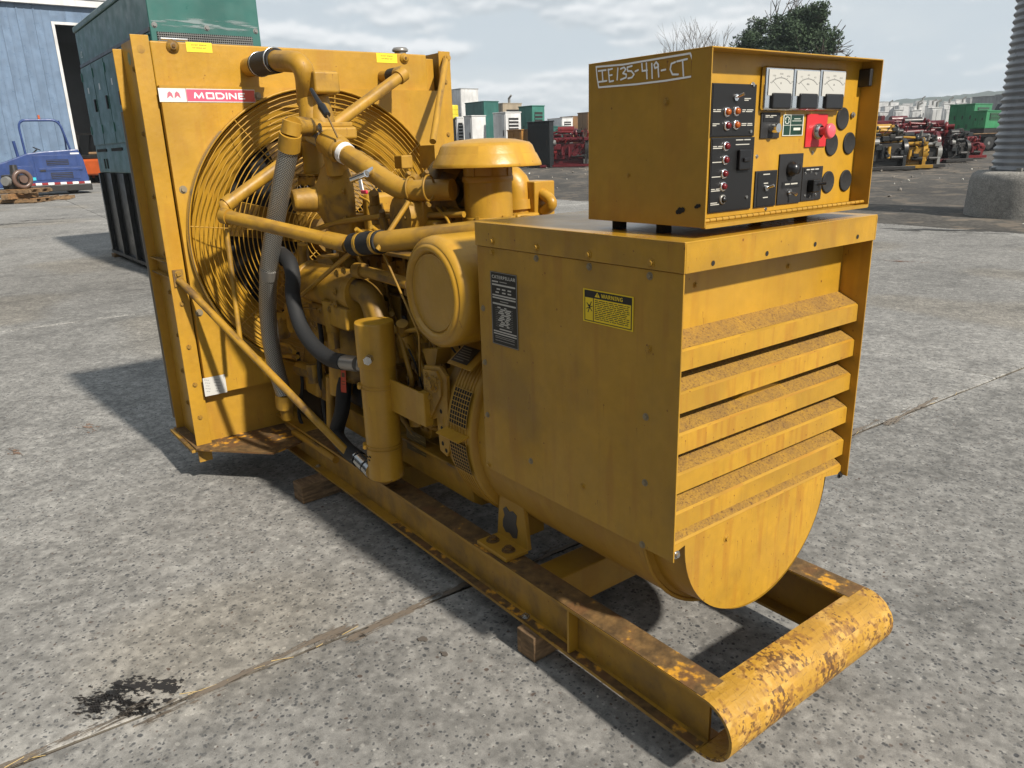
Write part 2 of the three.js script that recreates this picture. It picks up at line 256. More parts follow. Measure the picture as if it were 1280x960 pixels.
// the concrete apron: separate slabs with open joints between them
const apron = new THREE.Group(); apron.name = 'concrete_apron'; apron.userData = { kind: 'structure', label: 'worn grey concrete apron cast in large slabs' }; scene.add(apron);
const AN = Math.hypot(1, 0.045), slabXZ = (a, b) => [-0.80 + (a - 0.045 * b) / AN, (0.045 * a + b) / AN];
{
  const as = [13, 6.35, 0, -6.3, -12.6, -18.9, -25.2, -31.5, -37.8, -44.1], BS = [[10.4, 3.2, -3.68, -11.6], [10.4, 5.6, -1.2, -11.6]];
  for (let i = 0; i < as.length - 1; i++) for (let k = 0; k < 3; k++) {
    const bs = BS[i >= 4 ? 1 : 0];
    const a1 = as[i] - 0.007, a0 = as[i + 1] + 0.007, b1 = bs[k] - 0.007, b0 = bs[k + 1] + (k === 2 ? 0 : 0.007), near = (i <= 3 && k <= 2), st = near ? 0.09 : 0.35;
    const lin = (p, q) => { const n = Math.ceil((q - p) / st), o = [p, p + 0.006]; for (let t = 1; t < n; t++) o.push(p + (q - p) * t / n); o.push(q - 0.006, q); return o; };
    const A = lin(a0, a1), B = lin(b0, b1), na = A.length, nb = B.length, pos = [], col = [], uv = [], idx = [], tone = 0.95 + hsh(i, k, 9) * 0.09, ofs = hsh(i, k, 19) * 3, dy = (hsh(i, k, 29) - 0.5) * 0.006;
    for (let q = 0; q < nb; q++) for (let p = 0; p < na; p++) {
      const e = p === 0 || q === 0 || p === na - 1 || q === nb - 1; let [x, z] = slabXZ(A[p], B[q]);
      let wob = 0; if (k === 2 && q < 2) wob = (big(x, z, 5, 0.5) - 0.5) * 1.6; if (e && k !== 2) { x += (big(x, z, 31, 9) - 0.5) * 0.012; z += (big(x, z, 32, 9) - 0.5) * 0.012; }
      z += wob; const y = gy(x, z) + dy + (big(x, z, 33, 1.1) - 0.5) * 0.004 - (e ? 0.006 : 0);
      const m = big(x, z, 41, 0.33), w = big(x, z, 42, 2.3), h = big(x, z, 43, 6.0), br = big(x, z, 44, 0.9);
      let v = tone * (0.80 + m * 0.24 + (w - 0.5) * 0.12 + (h - 0.5) * 0.07), r = 1, bl = 1;
      const brown = sst(0.64, 0.85, br) * 0.4; r += brown * 0.10; bl -= brown * 0.16; v *= 1 - brown * 0.12;
      const dj = Math.min(A[p] - a0, a1 - A[p], B[q] - b0, b1 - B[q]); if (dj < 0.16) { const f = (1 - dj / 0.16) * sst(0.5, 0.75, w * 0.6 + h * 0.4); v *= 1 + f * 0.35; }
      pos.push(x, y, z); col.push(v * r, v, v * bl); uv.push(x * 0.92 + z * 0.39 + ofs, -x * 0.39 + z * 0.92 + ofs * 0.7);
      if (p < na - 1 && q < nb - 1) { const s = q * na + p; idx.push(s, s + na, s + 1, s + 1, s + na, s + na + 1); }
    }
    const rim = []; for (let p = 0; p < na; p++) rim.push(p); for (let q = 1; q < nb; q++) rim.push(q * na + na - 1); for (let p = na - 2; p >= 0; p--) rim.push((nb - 1) * na + p); for (let q = nb - 2; q >= 0; q--) rim.push(q * na);
    for (let t = 0; t < rim.length - 1; t++) { const s = pos.length / 3; for (const u of [rim[t], rim[t + 1]]) for (const d of [0, -0.12]) { pos.push(pos[u * 3], pos[u * 3 + 1] + d, pos[u * 3 + 2]); col.push(0.5, 0.46, 0.4); uv.push(uv[u * 2] + d, uv[u * 2 + 1]); } idx.push(s, s + 1, s + 2, s + 2, s + 1, s + 3); }
    const g = new THREE.BufferGeometry(); g.setAttribute('position', new THREE.Float32BufferAttribute(pos, 3)); g.setAttribute('color', new THREE.Float32BufferAttribute(col, 3)); g.setAttribute('uv', new THREE.Float32BufferAttribute(uv, 2)); g.setIndex(idx); g.computeVertexNormals();
    const m = new THREE.Mesh(g, M.conc); m.name = 'slab'; m.receiveShadow = m.castShadow = true; apron.add(m);
  }
}
// spilt tar and oil on the concrete: matter with a ragged outline of its own
function stain(name, u, v, w, h, color, seed, dens, rot = 0.3) {
  const n = 320, d = new Uint8Array(n * n * 4);
  for (let j = 0; j < n; j++) for (let i = 0; i < n; i++) {
    const x = (i / n - 0.5) * 2, y = (j / n - 0.5) * 2, r = Math.hypot(x, y), f = fbm(i / n, j / n, 6, 5, seed), g = fbm(i / n, j / n, 26, 3, seed + 7);
    const a = sst(0.0, 0.10, dens(x, y, r, f, g)); const k = (j * n + i) * 4; d[k] = d[k + 1] = d[k + 2] = a * 255; d[k + 3] = 255;
  }
  const t = new THREE.DataTexture(d, n, n); t.magFilter = THREE.LinearFilter; t.needsUpdate = true;
  const c = gnd(u, v), g = new THREE.PlaneGeometry(w, h, 1, 1).rotateX(-Math.PI / 2).rotateY(rot).translate(c.x, c.y + 0.006, c.z);
  const m = new THREE.Mesh(g, std({ color, alphaMap: t, transparent: true, roughness: 0.75, bumpMap: t, bumpScale: 0.003 })); m.name = name; m.receiveShadow = true; apron.add(m);
}
stain('tar_spill', 172, 872, 0.34, 0.24, rgb(0.016, 0.014, 0.013), 201, (x, y, r, f, g) => { const ring = 0.30 - Math.abs(r - 0.45) * 0.75; return ring * 1.2 + (f - 0.5) * 1.3 + (g - 0.5) * 1.5 + (vn((x + 1) * 40, (y + 1) * 40, 999, 7) - 0.5) * 0.35 - 0.15 - Math.max(0, r - 0.75) * 3; }, 0.9);
stain('tar_spill', 120, 880, 0.34, 0.16, rgb(0.025, 0.022, 0.02), 221, (x, y, r, f, g) => (f - 0.57) * 1.6 + (g - 0.56) * 1.6 - r * 0.12 - Math.max(0, r - 0.7) * 3, 0.6);
for (let i = 0; i < 9; i++) { const [x, z] = slabXZ(0, 2.3 - i * 0.62), c = camera.position; const v = V(x, 0, z).project(camera); stain('joint_dirt', 640 + v.x * 640, 480 - v.y * 480, 0.085, 0.70, rgb(0.155, 0.125, 0.095), 280 + i * 3, (X, Y, r, f, g) => 0.20 - Math.abs(X) * 0.62 + (f - 0.5) * 1.0 + (g - 0.5) * 0.8 - Math.max(0, Math.abs(Y) - 0.9) * 2, 0.045); }
stain('oil_spot', 528, 800, 0.06, 0.045, rgb(0.10, 0.085, 0.07), 231, (x, y, r, f) => 0.55 - r + (f - 0.5) * 0.8);
stain('oil_spot', 556, 819, 0.055, 0.04, rgb(0.10, 0.085, 0.07), 241, (x, y, r, f) => 0.55 - r + (f - 0.5) * 0.8);
stain('oil_spot', 454, 797, 0.07, 0.03, rgb(0.03, 0.026, 0.022), 251, (x, y, r, f, g) => 0.35 - r + (f - 0.5) * 1.6 + (g - 0.5));
stain('oil_spot', 20, 566, 0.18, 0.10, rgb(0.19, 0.12, 0.08), 253, (x, y, r, f, g) => 0.15 - r * 0.6 + (f - 0.5) * 1.6 + (g - 0.5));
stain('oil_spot', 110, 535, 0.28, 0.14, rgb(0.22, 0.15, 0.11), 257, (x, y, r, f, g) => 0.12 - r * 0.6 + (f - 0.5) * 1.6 + (g - 0.5));
stain('oil_spot', 20, 280, 2.6, 0.5, rgb(0.05, 0.048, 0.045), 261, (x, y, r, f, g) => 0.3 - r * 0.6 + (f - 0.5) * 1.5, 1.4);
stain('oil_spot', 70, 274, 2.0, 0.6, rgb(0.06, 0.055, 0.05), 263, (x, y, r, f, g) => 0.02 - r * 0.4 + (f - 0.5) * 1.6 + (g - 0.5), 1.5);
stain('oil_spot', 1195, 500, 0.05, 0.03, rgb(0.02, 0.02, 0.02), 266, (x, y, r, f) => 0.45 - r + (f - 0.5) * 0.9);
stain('oil_spot', 1175, 640, 0.035, 0.02, rgb(0.03, 0.03, 0.03), 269, (x, y, r, f) => 0.45 - r + (f - 0.5) * 0.9);
stain('oil_spot', 1170, 288, 3.0, 0.6, rgb(0.035, 0.033, 0.03), 271, (x, y, r, f, g) => 0.25 - r * 0.6 + (f - 0.5) * 1.5, 0.3);
stain('oil_spot', 1130, 327, 0.6, 0.25, rgb(0.16, 0.08, 0.05), 273, (x, y, r, f, g) => 0.05 - r * 0.5 + (f - 0.5) * 1.5 + (g - 0.5), 0.3);
// silt lying in the joints and dry straw caught there
{
  const g = [], r = rng(31);
  for (let i = 0; i < 22; i++) { const b = r() < 0.75 ? 0.3 + r() * 1.6 : -1.2 - r() * 2, [x, z] = slabXZ((r() - 0.5) * 0.02, b); const a = Math.PI / 2 + (r() - 0.5) * 0.9, L = 0.012 + r() * 0.03; g.push(new THREE.CylinderGeometry(0.0011, 0.0008, L * 2, 5).rotateX(Math.PI / 2).rotateY(a - Math.PI / 2).translate(x, 0.003 + r() * 0.004, z)); }
  const m = part(scene, 'dry_straw', g, flat(0.5, 0.36, 0.14, 0.8)); m.userData = { kind: 'stuff', label: 'loose dry straw caught in the concrete joint', category: 'straw' };
  const sp = []; const [x0, z0] = slabXZ(0, 0); for (const [b0, b1] of [[3.5, -3.2]]) { const P = [slabXZ(-0.008, b0), slabXZ(0.008, b0), slabXZ(0.008, b1), slabXZ(-0.008, b1)].map(([x, z]) => V(x, -0.009, z)); sp.push(quad(P)); }
  const s = part(apron, 'joint_silt', sp, std({ color: rgb(0.075, 0.058, 0.042), roughness: 1, bumpMap: clone(T.fine, 20), bumpScale: 0.006 }));
}
// scattered gravel crumbs on the concrete and debris on the dirt
{
  const g = new THREE.IcosahedronGeometry(1, 0), N = 900, im = new THREE.InstancedMesh(g, std({ color: rgb(0.3, 0.29, 0.27), roughness: 1 }), N), r = rng(61), m4 = new THREE.Matrix4();
  for (let i = 0; i < N; i++) { const far0 = i > 500; const x = far0 ? -3 - r() * 34 : -7 + r() * 8.5, z = far0 ? -12 - r() * 26 : -7 + r() * 9; const s = (far0 ? 0.02 + r() * r() * 0.06 : 0.0015 + r() * r() * 0.0035); m4.makeRotationFromEuler(new THREE.Euler(r() * 6, r() * 6, 0)); m4.scale(V(s, s * 0.6, s * 0.9)); m4.setPosition(x, gy(x, z) + s * 0.3 - (far0 ? 0.03 : 0), z); im.setMatrixAt(i, m4); im.setColorAt(i, r() < 0.35 ? rgb(2.0, 2, 1.9) : rgb(0.7, 0.65, 0.6)); }
  im.name = 'loose_gravel'; im.userData = { kind: 'stuff', label: 'loose gravel crumbs scattered over the yard', category: 'gravel' }; im.castShadow = im.receiveShadow = true; scene.add(im);
}
// wooded hill far behind the yard
{
  const pos = [], idx = [], na = 150, nr = 16, c = camera.position;
  for (let i = 0; i <= na; i++) {
    const u = 560 + i / na * 1500, d = ray(u, 150), az = Math.atan2(d.z, d.x), hor = 183 - 0.031 * (u - 640), y = (u < 900 ? mix(180, 148, sst(560, 900, u)) : mix(148, 121, (u - 900) / 420)), topH = Math.min(160, (hor - Math.max(60, y)) / 954 * 1150);
    for (let k = 0; k <= nr; k++) { const t = k / nr, R = 760 + t * 560, hh = Math.sin(Math.min(1, t * 1.35) * Math.PI / 2) * topH * (0.97 + 0.05 * vn(i * 0.7, k * 2.1, 999, 8)) + (hsh(i, k, 4) - 0.5) * 3.4 + 1.5; pos.push(c.x + Math.cos(az) * R, hh * (k > 12 ? 1 - (k - 12) * 0.1 : 1), c.z + Math.sin(az) * R); if (i < na && k < nr) { const s = i * (nr + 1) + k; idx.push(s, s + 1, s + nr + 1, s + nr + 1, s + 1, s + nr + 2); } }
  }
  const g = new THREE.BufferGeometry(); g.setAttribute('position', new THREE.Float32BufferAttribute(pos, 3)); g.setAttribute('uv', new THREE.Float32BufferAttribute(pos.flatMap((v, i) => i % 3 === 0 ? [v / 40, pos[i + 2] / 40] : []), 2)); g.setIndex(idx); g.computeVertexNormals();
  const m = new THREE.Mesh(g, std({ color: rgb(0.055, 0.085, 0.05), roughness: 1, map: clone(T.fine, 3) })); m.name = 'hill'; m.userData = { kind: 'structure', label: 'low wooded hill on the skyline' }; m.receiveShadow = true; scene.add(m);
}

// ------------------------------------------------------------------ the generator set
const GS = thing('generator_set', 'yellow open diesel generator set with radiator and control console on steel skid', 'generator');
const r7 = (X, Y) => [560 + X / 1.811, 250 + Y / 1.811], r6 = (X, Y) => [720 + X / 3.2, 40 + Y / 3.2];
const P = M.p, E = M.eng;
{ // skid
  const prof = (zo, s) => { const w = 0.085, t = 0.009, b = 0.09, h = 0.253, c = zo - s * w / 2, q = (z) => -(z); return [[q(zo), b], [q(zo), b + t], [q(c + s * 0.004), b + t + 0.003], [q(c + s * 0.004), h - t - 0.003], [q(zo), h - t], [q(zo), h], [q(zo - s * w), h], [q(zo - s * w), h - t], [q(c - s * 0.004), h - t - 0.003], [q(c - s * 0.004), b + t + 0.003], [q(zo - s * w), b + t], [q(zo - s * w), b]]; };
  for (const s of [1, -1]) {
    const rail = part(GS, 'rail', extX(prof(0.3626 * s, s), -2.72, 0.272), M.eng[1], { label: 'long steel skid rail, rusty on top' });
    const zi = 0.3626 * s;
    part(rail, 'flange_top', box(-2.05, 0.274, 0.2535, 0.2555, zi - s * 0.001, zi - s * 0.084), M.rust);
    part(rail, 'flange_foot', box(-1.25, 0.268, 0.0995, 0.1012, zi - s * 0.001, zi - s * 0.037), M.rust);
    part(rail, 'stiffener', box(-0.205, -0.197, 0.1015, 0.243, zi - s * 0.003, zi - s * 0.037), P[1]);
    bolt(rail, V(-0.42, 0.1015, zi - s * 0.02), YP, 0.009, M.steel); bolt(rail, V(-1.98, 0.1, zi - s * 0.02), YP, 0.009, M.boltGrey);
    for (const x of [-0.27, -0.19]) bolt(rail, V(x, 0.2555, zi - s * 0.03), YP, 0.006, M.rust);
  }
  for (const [x0, x1, y1] of [[-0.47, -0.36, 0.225], [-1.55, -1.44, 0.22], [-2.5, -2.4, 0.2]]) part(GS, 'cross_member', box(x0, x1, 0.105, y1, -0.316, 0.316, 0.006), P[1]);
  // bumper roll: bent plate closing the rail ends
  const pts = [], cx = 0.272, y1 = 0.2545, y0 = 0.091, r = (y1 - y0) / 2; const th = 0.008;
  const out = [], inn = []; out.push([cx - 0.012, y1]); for (let i = 0; i <= 18; i++) { const a = Math.PI / 2 - i / 18 * Math.PI; out.push([cx + 0.012 + Math.cos(a) * r * 1.02, (y0 + y1) / 2 + Math.sin(a) * r]); } out.push([cx - 0.004, y0]);
  for (const [x, y] of [...out].reverse()) { const dx = x - (cx + 0.012), dy = y - (y0 + y1) / 2, L = Math.hypot(dx, dy) || 1; inn.push([x > cx + 0.012 ? x - dx / L * th : x, x > cx + 0.012 ? y - dy / L * th : y + (y > 0.17 ? -th : th)]); }
  part(GS, 'bumper_roll', extZ([...out, ...inn], -0.3635, 0.3635), M.scuff, { label: 'scuffed rounded yellow bumper plate closing the skid end' });
  // generator feet
  for (const s of [1, -1]) {
    const f = part(GS, 'mounting_foot', [box(-0.66, -0.50, 0.2562, 0.270, s * 0.262, s * 0.352, 0.003), extZ([[-0.66, 0.27], [-0.50, 0.27], [-0.52, 0.43], [-0.64, 0.43]], s > 0 ? 0.252 : -0.264, s > 0 ? 0.264 : -0.252, 0.002), box(-0.59, -0.57, 0.27, 0.42, s * 0.14, s * 0.252)], P[1]);
    for (const x of [-0.625, -0.54]) bolt(f, V(x, 0.27, s * 0.312), YP, 0.0145, M.rust);
    if (s > 0) { const c = part(f, 'bare_metal_patch', extZ([[-0.628, 0.305], [-0.612, 0.29], [-0.592, 0.295], [-0.575, 0.283], [-0.553, 0.29], [-0.548, 0.32], [-0.556, 0.342], [-0.551, 0.372], [-0.572, 0.38], [-0.59, 0.372], [-0.607, 0.384], [-0.624, 0.37], [-0.616, 0.35], [-0.626, 0.33]], 0.264, 0.2675), flat(0.045, 0.043, 0.042, 0.6), { label: 'dark patch where the paint has flaked off' }); }
  }
}
{ // generator barrel and end bell
  const b = part(GS, 'generator_barrel', [cyl(V(-0.70, 0.615, 0), V(0.05, 0.615, 0), 0.335, 0.335, 64), cyl(V(0.05, 0.615, 0), V(0.085, 0.61, 0), 0.31, 0.30, 64), orient(new THREE.CylinderGeometry(0.296, 0.305, 0.110, 40, 1, true, 0, Math.PI).translate(0, 0.055, 0), V(0.05, 0.60, 0), XP)], P[1]);
  part(b, 'seam_band', [torus(V(0.05, 0.615, 0), XP, 0.334, 0.006, 64)], P[3]);
  const ring = part(GS, 'ventilation_ring', [lathe([[0.30, 0], [0.358, 0.01], [0.362, 0.03], [0.362, 0.13], [0.357, 0.145], [0.335, 0.15]], V(-0.80, 0.615, 0), XP, 64)], P[1]);
  for (let i = 0; i < 7; i++) part(ring, 'rib', torus(V(-0.775 + i * 0.016, 0.615, 0), XP, 0.363, 0.0028, 72, 5), P[1]);
  const bandPatch = (a0, a1, x0, x1, R) => { const g = new THREE.CylinderGeometry(R, R, x1 - x0, 10, 1, true, a0, a1 - a0); return orient(g.translate(0, (x1 - x0) / 2, 0), V(x0, 0.615, 0), XP); };
  // angle measured round the barrel from +z: find it from a height
  const ang = (y) => { const q = new THREE.Quaternion().setFromUnitVectors(UPV, XP), best = [9, 0]; for (let t = 0; t < 6.283; t += 0.005) { const v = V(Math.sin(t) * 0.36, 0, Math.cos(t) * 0.36).applyQuaternion(q); if (v.z > 0.05 && Math.abs(v.y + 0.615 - y) < best[0]) { best[0] = Math.abs(v.y + 0.615 - y); best[1] = t; } } return best[1]; };
  for (const [ya, yb] of [[0.66, 0.77], [0.50, 0.60]]) {
    const t0 = Math.min(ang(ya), ang(yb)), t1 = Math.max(ang(ya), ang(yb)); const w = part(ring, 'grille_opening', bandPatch(t0, t1, -0.765, -0.668, 0.3685), M.core);
    const wires = []; for (let i = 0; i <= 7; i++) wires.push(bandPatch(t0, t1, -0.765 + i * 0.0136, -0.7625 + i * 0.0136, 0.3705)); const nn = 8; for (let k = 0; k <= nn; k++) { const t = t0 + (t1 - t0) * k / nn; wires.push(bandPatch(t, t + 0.007, -0.765, -0.668, 0.3708)); }
    part(ring, 'wire_mesh', wires, P[1]);
  }
  part(ring, 'drip_shield', extX([[-0.30, 0.60], [-0.36, 0.635], [-0.405, 0.625], [-0.402, 0.62], [-0.36, 0.628], [-0.30, 0.592]], -0.79, -0.665), P[2]);
  part(ring, 'caution_plate', extX([[-0.22, 0.93], [-0.34, 0.845], [-0.338, 0.842], [-0.218, 0.927]], -0.80, -0.665), P[1]);
  label(ring, 'caution_label', [V(-0.79, 0.854, 0.331), V(-0.70, 0.854, 0.331), V(-0.70, 0.893, 0.277), V(-0.79, 0.893, 0.277)], canvas(96, 64, (c, w, h) => { c.fillStyle = '#1b1b1a'; c.fillRect(0, 0, w, h); c.fillStyle = '#7d7a70'; for (let i = 0; i < 6; i++) c.fillRect(8, 8 + i * 9, 50 + (i * 37) % 30, 3); }));
}
{ // generator housing
  M.rear = paint(clone(paintTex(0.75, 3.2, 0.16, 63), 1 / 0.9), 0.98, 0.7);
  M.ledge = std({ map: clone(dtex(512, (u, v, o) => { o[0] = YEL[0]; o[1] = YEL[1]; o[2] = YEL[2]; const f = fbm(u, v, 200, 2, 401), m = fbm(u, v, 9, 5, 405), w = fbm(u, v, 40, 4, 409); lerp3(o, S(112, 84, 50), 0.32 + 0.45 * m + 0.3 * (w - 0.5) + 0.5 * (f - 0.5)); lerp3(o, S(78, 50, 28), sst(0.7, 0.82, f) * 0.6); }, true), 1 / 0.6), roughness: 0.95, color: rgb(0.95, 0.95, 0.95), bumpMap: clone(T.fine, 8), bumpScale: 0.002 });
  const x0 = -0.5583, x1 = 0.1833, yl0 = 1.2406, yl1 = 1.3052, yb = 0.570, z = 0.3718;
  const near = part(GS, 'side_panel', [box(x0, x1, yb, yl0 - 0.001, z - 0.004, z, 0.0015), box(x0, x0 + 0.004, yb, yl0 - 0.002, z - 0.05, z - 0.004)], M.streak, { label: 'flat yellow side panel with warning label and data plate', vo: 0.2 });
  const farp = part(GS, 'side_panel', [box(x0, x1, yb, yl0 - 0.001, -z, -z + 0.004, 0.0015)], M.streak);
  part(GS, 'front_panel', box(x0, x0 + 0.004, 0.80, yl0 - 0.002, -z + 0.006, z - 0.052), P[1]);
  const e = 0.003; // pressed lid with a turned-down lip
  const lid = part(GS, 'lid', [box(x0 - e, x1 + e, yl1 - 0.005, yl1, -z - e, z + e, 0.002), box(x0 - e, x1 + e, yl0, yl1 - 0.004, z + e - 0.0045, z + e - 0.0002, 0.001), box(x0 - e, x1 + e, yl0, yl1 - 0.004, -z - e + 0.0002, -z - e + 0.0045), box(x1 + e - 0.0045, x1 + e - 0.0003, yl0, yl1 - 0.004, -z + 0.002, z - 0.002), box(x0 - e + 0.0003, x0 - e + 0.0045, yl0, yl1 - 0.004, -z + 0.002, z - 0.002)], paint(sS, 1.0, 0.45), { label: 'pressed steel lid, dusty on top' });
  for (const [X, Y] of [[100, 93], [200, 107], [318, 124], [460, 143]]) { const p = ez(...r7(X, Y), z + e); bolt(lid, p, ZP, 0.0068, P[2]); }
  for (const [X, Y] of [[600, 143], [722, 121], [831, 100], [927, 83]]) { const p = ex(...r7(X, Y), x1 + e); part(lid, 'screw_hole', disc(p.clone().add(V(0.0006, 0, 0)), XP, 0.0058, 12), M.core); }
  for (const [X, Y] of [[100, 118], [200, 132], [320, 151], [457, 172], [80, 245], [84, 367], [90, 486], [93, 600], [188, 591], [305, 648], [455, 338], [448, 491], [446, 640], [440, 780]]) bolt(near, ez(...r7(X, Y), z), ZP, 0.0058, pick([M.boltGrey, M.boltGrey, P[2]]));
  // rear: upper sheet, five louvres and the end plate with the rounded skirt
  const zi = z - 0.0045, xf = x1 - 0.02;
  const rp = part(GS, 'rear_panel', [box(xf - 0.062, xf - 0.058, 1.06, yl0 + 0.01, -zi, zi)], P[0]);
  for (const [X, Y] of [[560, 192], [770, 150], [890, 205]]) bolt(rp, ex(...r7(X, Y), xf - 0.058), XP, 0.005, P[2]);
  const backing = part(GS, 'baffle', box(xf - 0.20, xf - 0.195, 0.62, 1.1, -zi, zi), P[3]);
  for (let k = 0; k < 5; k++) {
    const y = 1.070 - k * 0.0975;
    const lv = part(GS, 'louver', extZ([[xf - 0.006, y], [xf, y - 0.004], [xf, y - 0.048], [xf - 0.0035, y - 0.048], [xf - 0.0035, y - 0.008], [xf - 0.07, y + 0.026], [xf - 0.07, y + 0.030]], -zi, zi), M.rear);
    part(lv, 'louver_top', quad([V(xf - 0.0055, y + 0.0008, zi - 0.001), V(xf - 0.0055, y + 0.0008, -zi + 0.001), V(xf - 0.069, y + 0.0306, -zi + 0.001), V(xf - 0.069, y + 0.0306, zi - 0.001)]), M.ledge, { label: 'sloping louver top coated with brown dirt' });
  }
  const y = 0.603, pts = [[-zi, y - 0.004], [-zi, 0.572]]; for (let i = 0; i <= 36; i++) { const a = Math.PI + i / 36 * Math.PI; pts.push([-0.012 + Math.cos(a) * 0.296, 0.598 + Math.sin(a) * 0.272 * 1.0 - 0.012]); } pts.push([zi, 0.572], [zi, y - 0.004]);
  const ep = part(GS, 'end_plate', [extX(pts, xf - 0.0035, xf), extZ([[xf - 0.006, y], [xf - 0.001, y - 0.004], [xf - 0.0035, y - 0.008], [xf - 0.07, y + 0.034], [xf - 0.07, y + 0.038]], -zi, zi)], M.rear, { label: 'rear end plate with semicircular skirt' });
  part(ep, 'louver_top', quad([V(xf - 0.0055, y + 0.0008, zi - 0.001), V(xf - 0.0055, y + 0.0008, -zi + 0.001), V(xf - 0.069, y + 0.0386, -zi + 0.001), V(xf - 0.069, y + 0.0386, zi - 0.001)]), M.ledge);
  for (const [X, Y, m] of [[517, 803, M.steel], [886, 622, M.black], [630, 765, P[2]]]) bolt(ep, ex(...r7(X, Y), xf), XP, 0.007, m);
  // data plate and warning label on the side panel
  const q = (X, Y) => ez(...r7(X, Y), z + 0.0012);
  { const a = q(95, 160), b = q(160, 341), t = canvas(256, 640, (c, w, h) => {
    c.fillStyle = '#141413'; c.fillRect(0, 0, w, h); c.strokeStyle = '#8d8a82'; c.lineWidth = 5; c.strokeRect(5, 5, w - 10, h - 10); c.fillStyle = '#b9b7b0'; c.font = 'bold 40px sans-serif'; c.textAlign = 'center'; c.fillText('CATERPILLAR', w / 2, 58, w - 30);
    const bar = (y, x, ww, hh = 12) => c.fillRect(x, y, ww, hh); bar(78, 16, 60); bar(80, 90, 70, 5); bar(104, 16, 224, 14); for (const yy of [140, 168]) { bar(yy, 60 - (yy > 150 ? 12 : 0), 34); bar(yy, 112, 34); bar(yy, 166, 34); } bar(196, 16, 224, 12); bar(218, 16, 224, 12); bar(248, 90, 80, 5); bar(268, 16, 224, 14);
    let k = 0; for (let yy = 300; yy < 470; yy += 16) { bar(yy, 62 + (k * 29) % 40, 30 + (k * 17) % 26, 10); bar(yy, 128 + (k * 13) % 22, 22 + (k * 31) % 34, 10); c.fillRect(40, yy + 12, 170, 1.5); k++; } bar(490, 76, 120, 11); bar(514, 16, 224, 12); bar(536, 16, 224, 10); for (const yy of [562, 576, 600]) bar(yy, 30, 190, 3);
  }); label(near, 'data_plate', rectZ(z + 0.0012, a.x, b.x, b.y, a.y), t, 0.4, { metalness: 0.2 }); }
  { const a = q(306, 199), b = q(419, 299), t = canvas(512, 384, (c, w, h) => {
    c.fillStyle = '#e8c61c'; c.fillRect(0, 0, w, h); c.fillStyle = '#161614'; c.fillRect(14, 14, w - 28, h - 28); c.fillStyle = '#e8c61c'; c.fillRect(22, 98, 84, h - 122); c.fillRect(114, 98, w - 138, h - 122);
    c.font = 'bold 60px sans-serif'; c.textAlign = 'left'; c.fillText('WARNING', 190, 78, 220); c.beginPath(); c.moveTo(150, 24); c.lineTo(178, 80); c.lineTo(122, 80); c.fill(); c.fillStyle = '#161614'; c.fillRect(147, 42, 6, 22); c.fillRect(147, 68, 6, 6);
    const words = [5, 9, 3, 7, 4, 8, 2, 6, 10, 5, 3, 7]; let k = 0; for (let yy = 116; yy < 345; yy += 21) { let x = 124; while (x < w - 60) { const ww = words[k % 12] * 7; c.fillRect(x, yy, Math.min(ww, w - 38 - x), 9); x += ww + 8; k++; } }
    c.strokeStyle = '#161614'; c.lineWidth = 9; c.beginPath(); c.moveTo(40, 160); c.lineTo(96, 250); c.moveTo(88, 140); c.lineTo(52, 270); c.moveTo(34, 230); c.lineTo(100, 190); c.stroke(); c.beginPath(); c.arc(64, 190, 13, 0, 7); c.fillStyle = '#161614'; c.fill();
  }); label(near, 'warning_label', rectZ(z + 0.0012, a.x, b.x, b.y, a.y), t); }
}
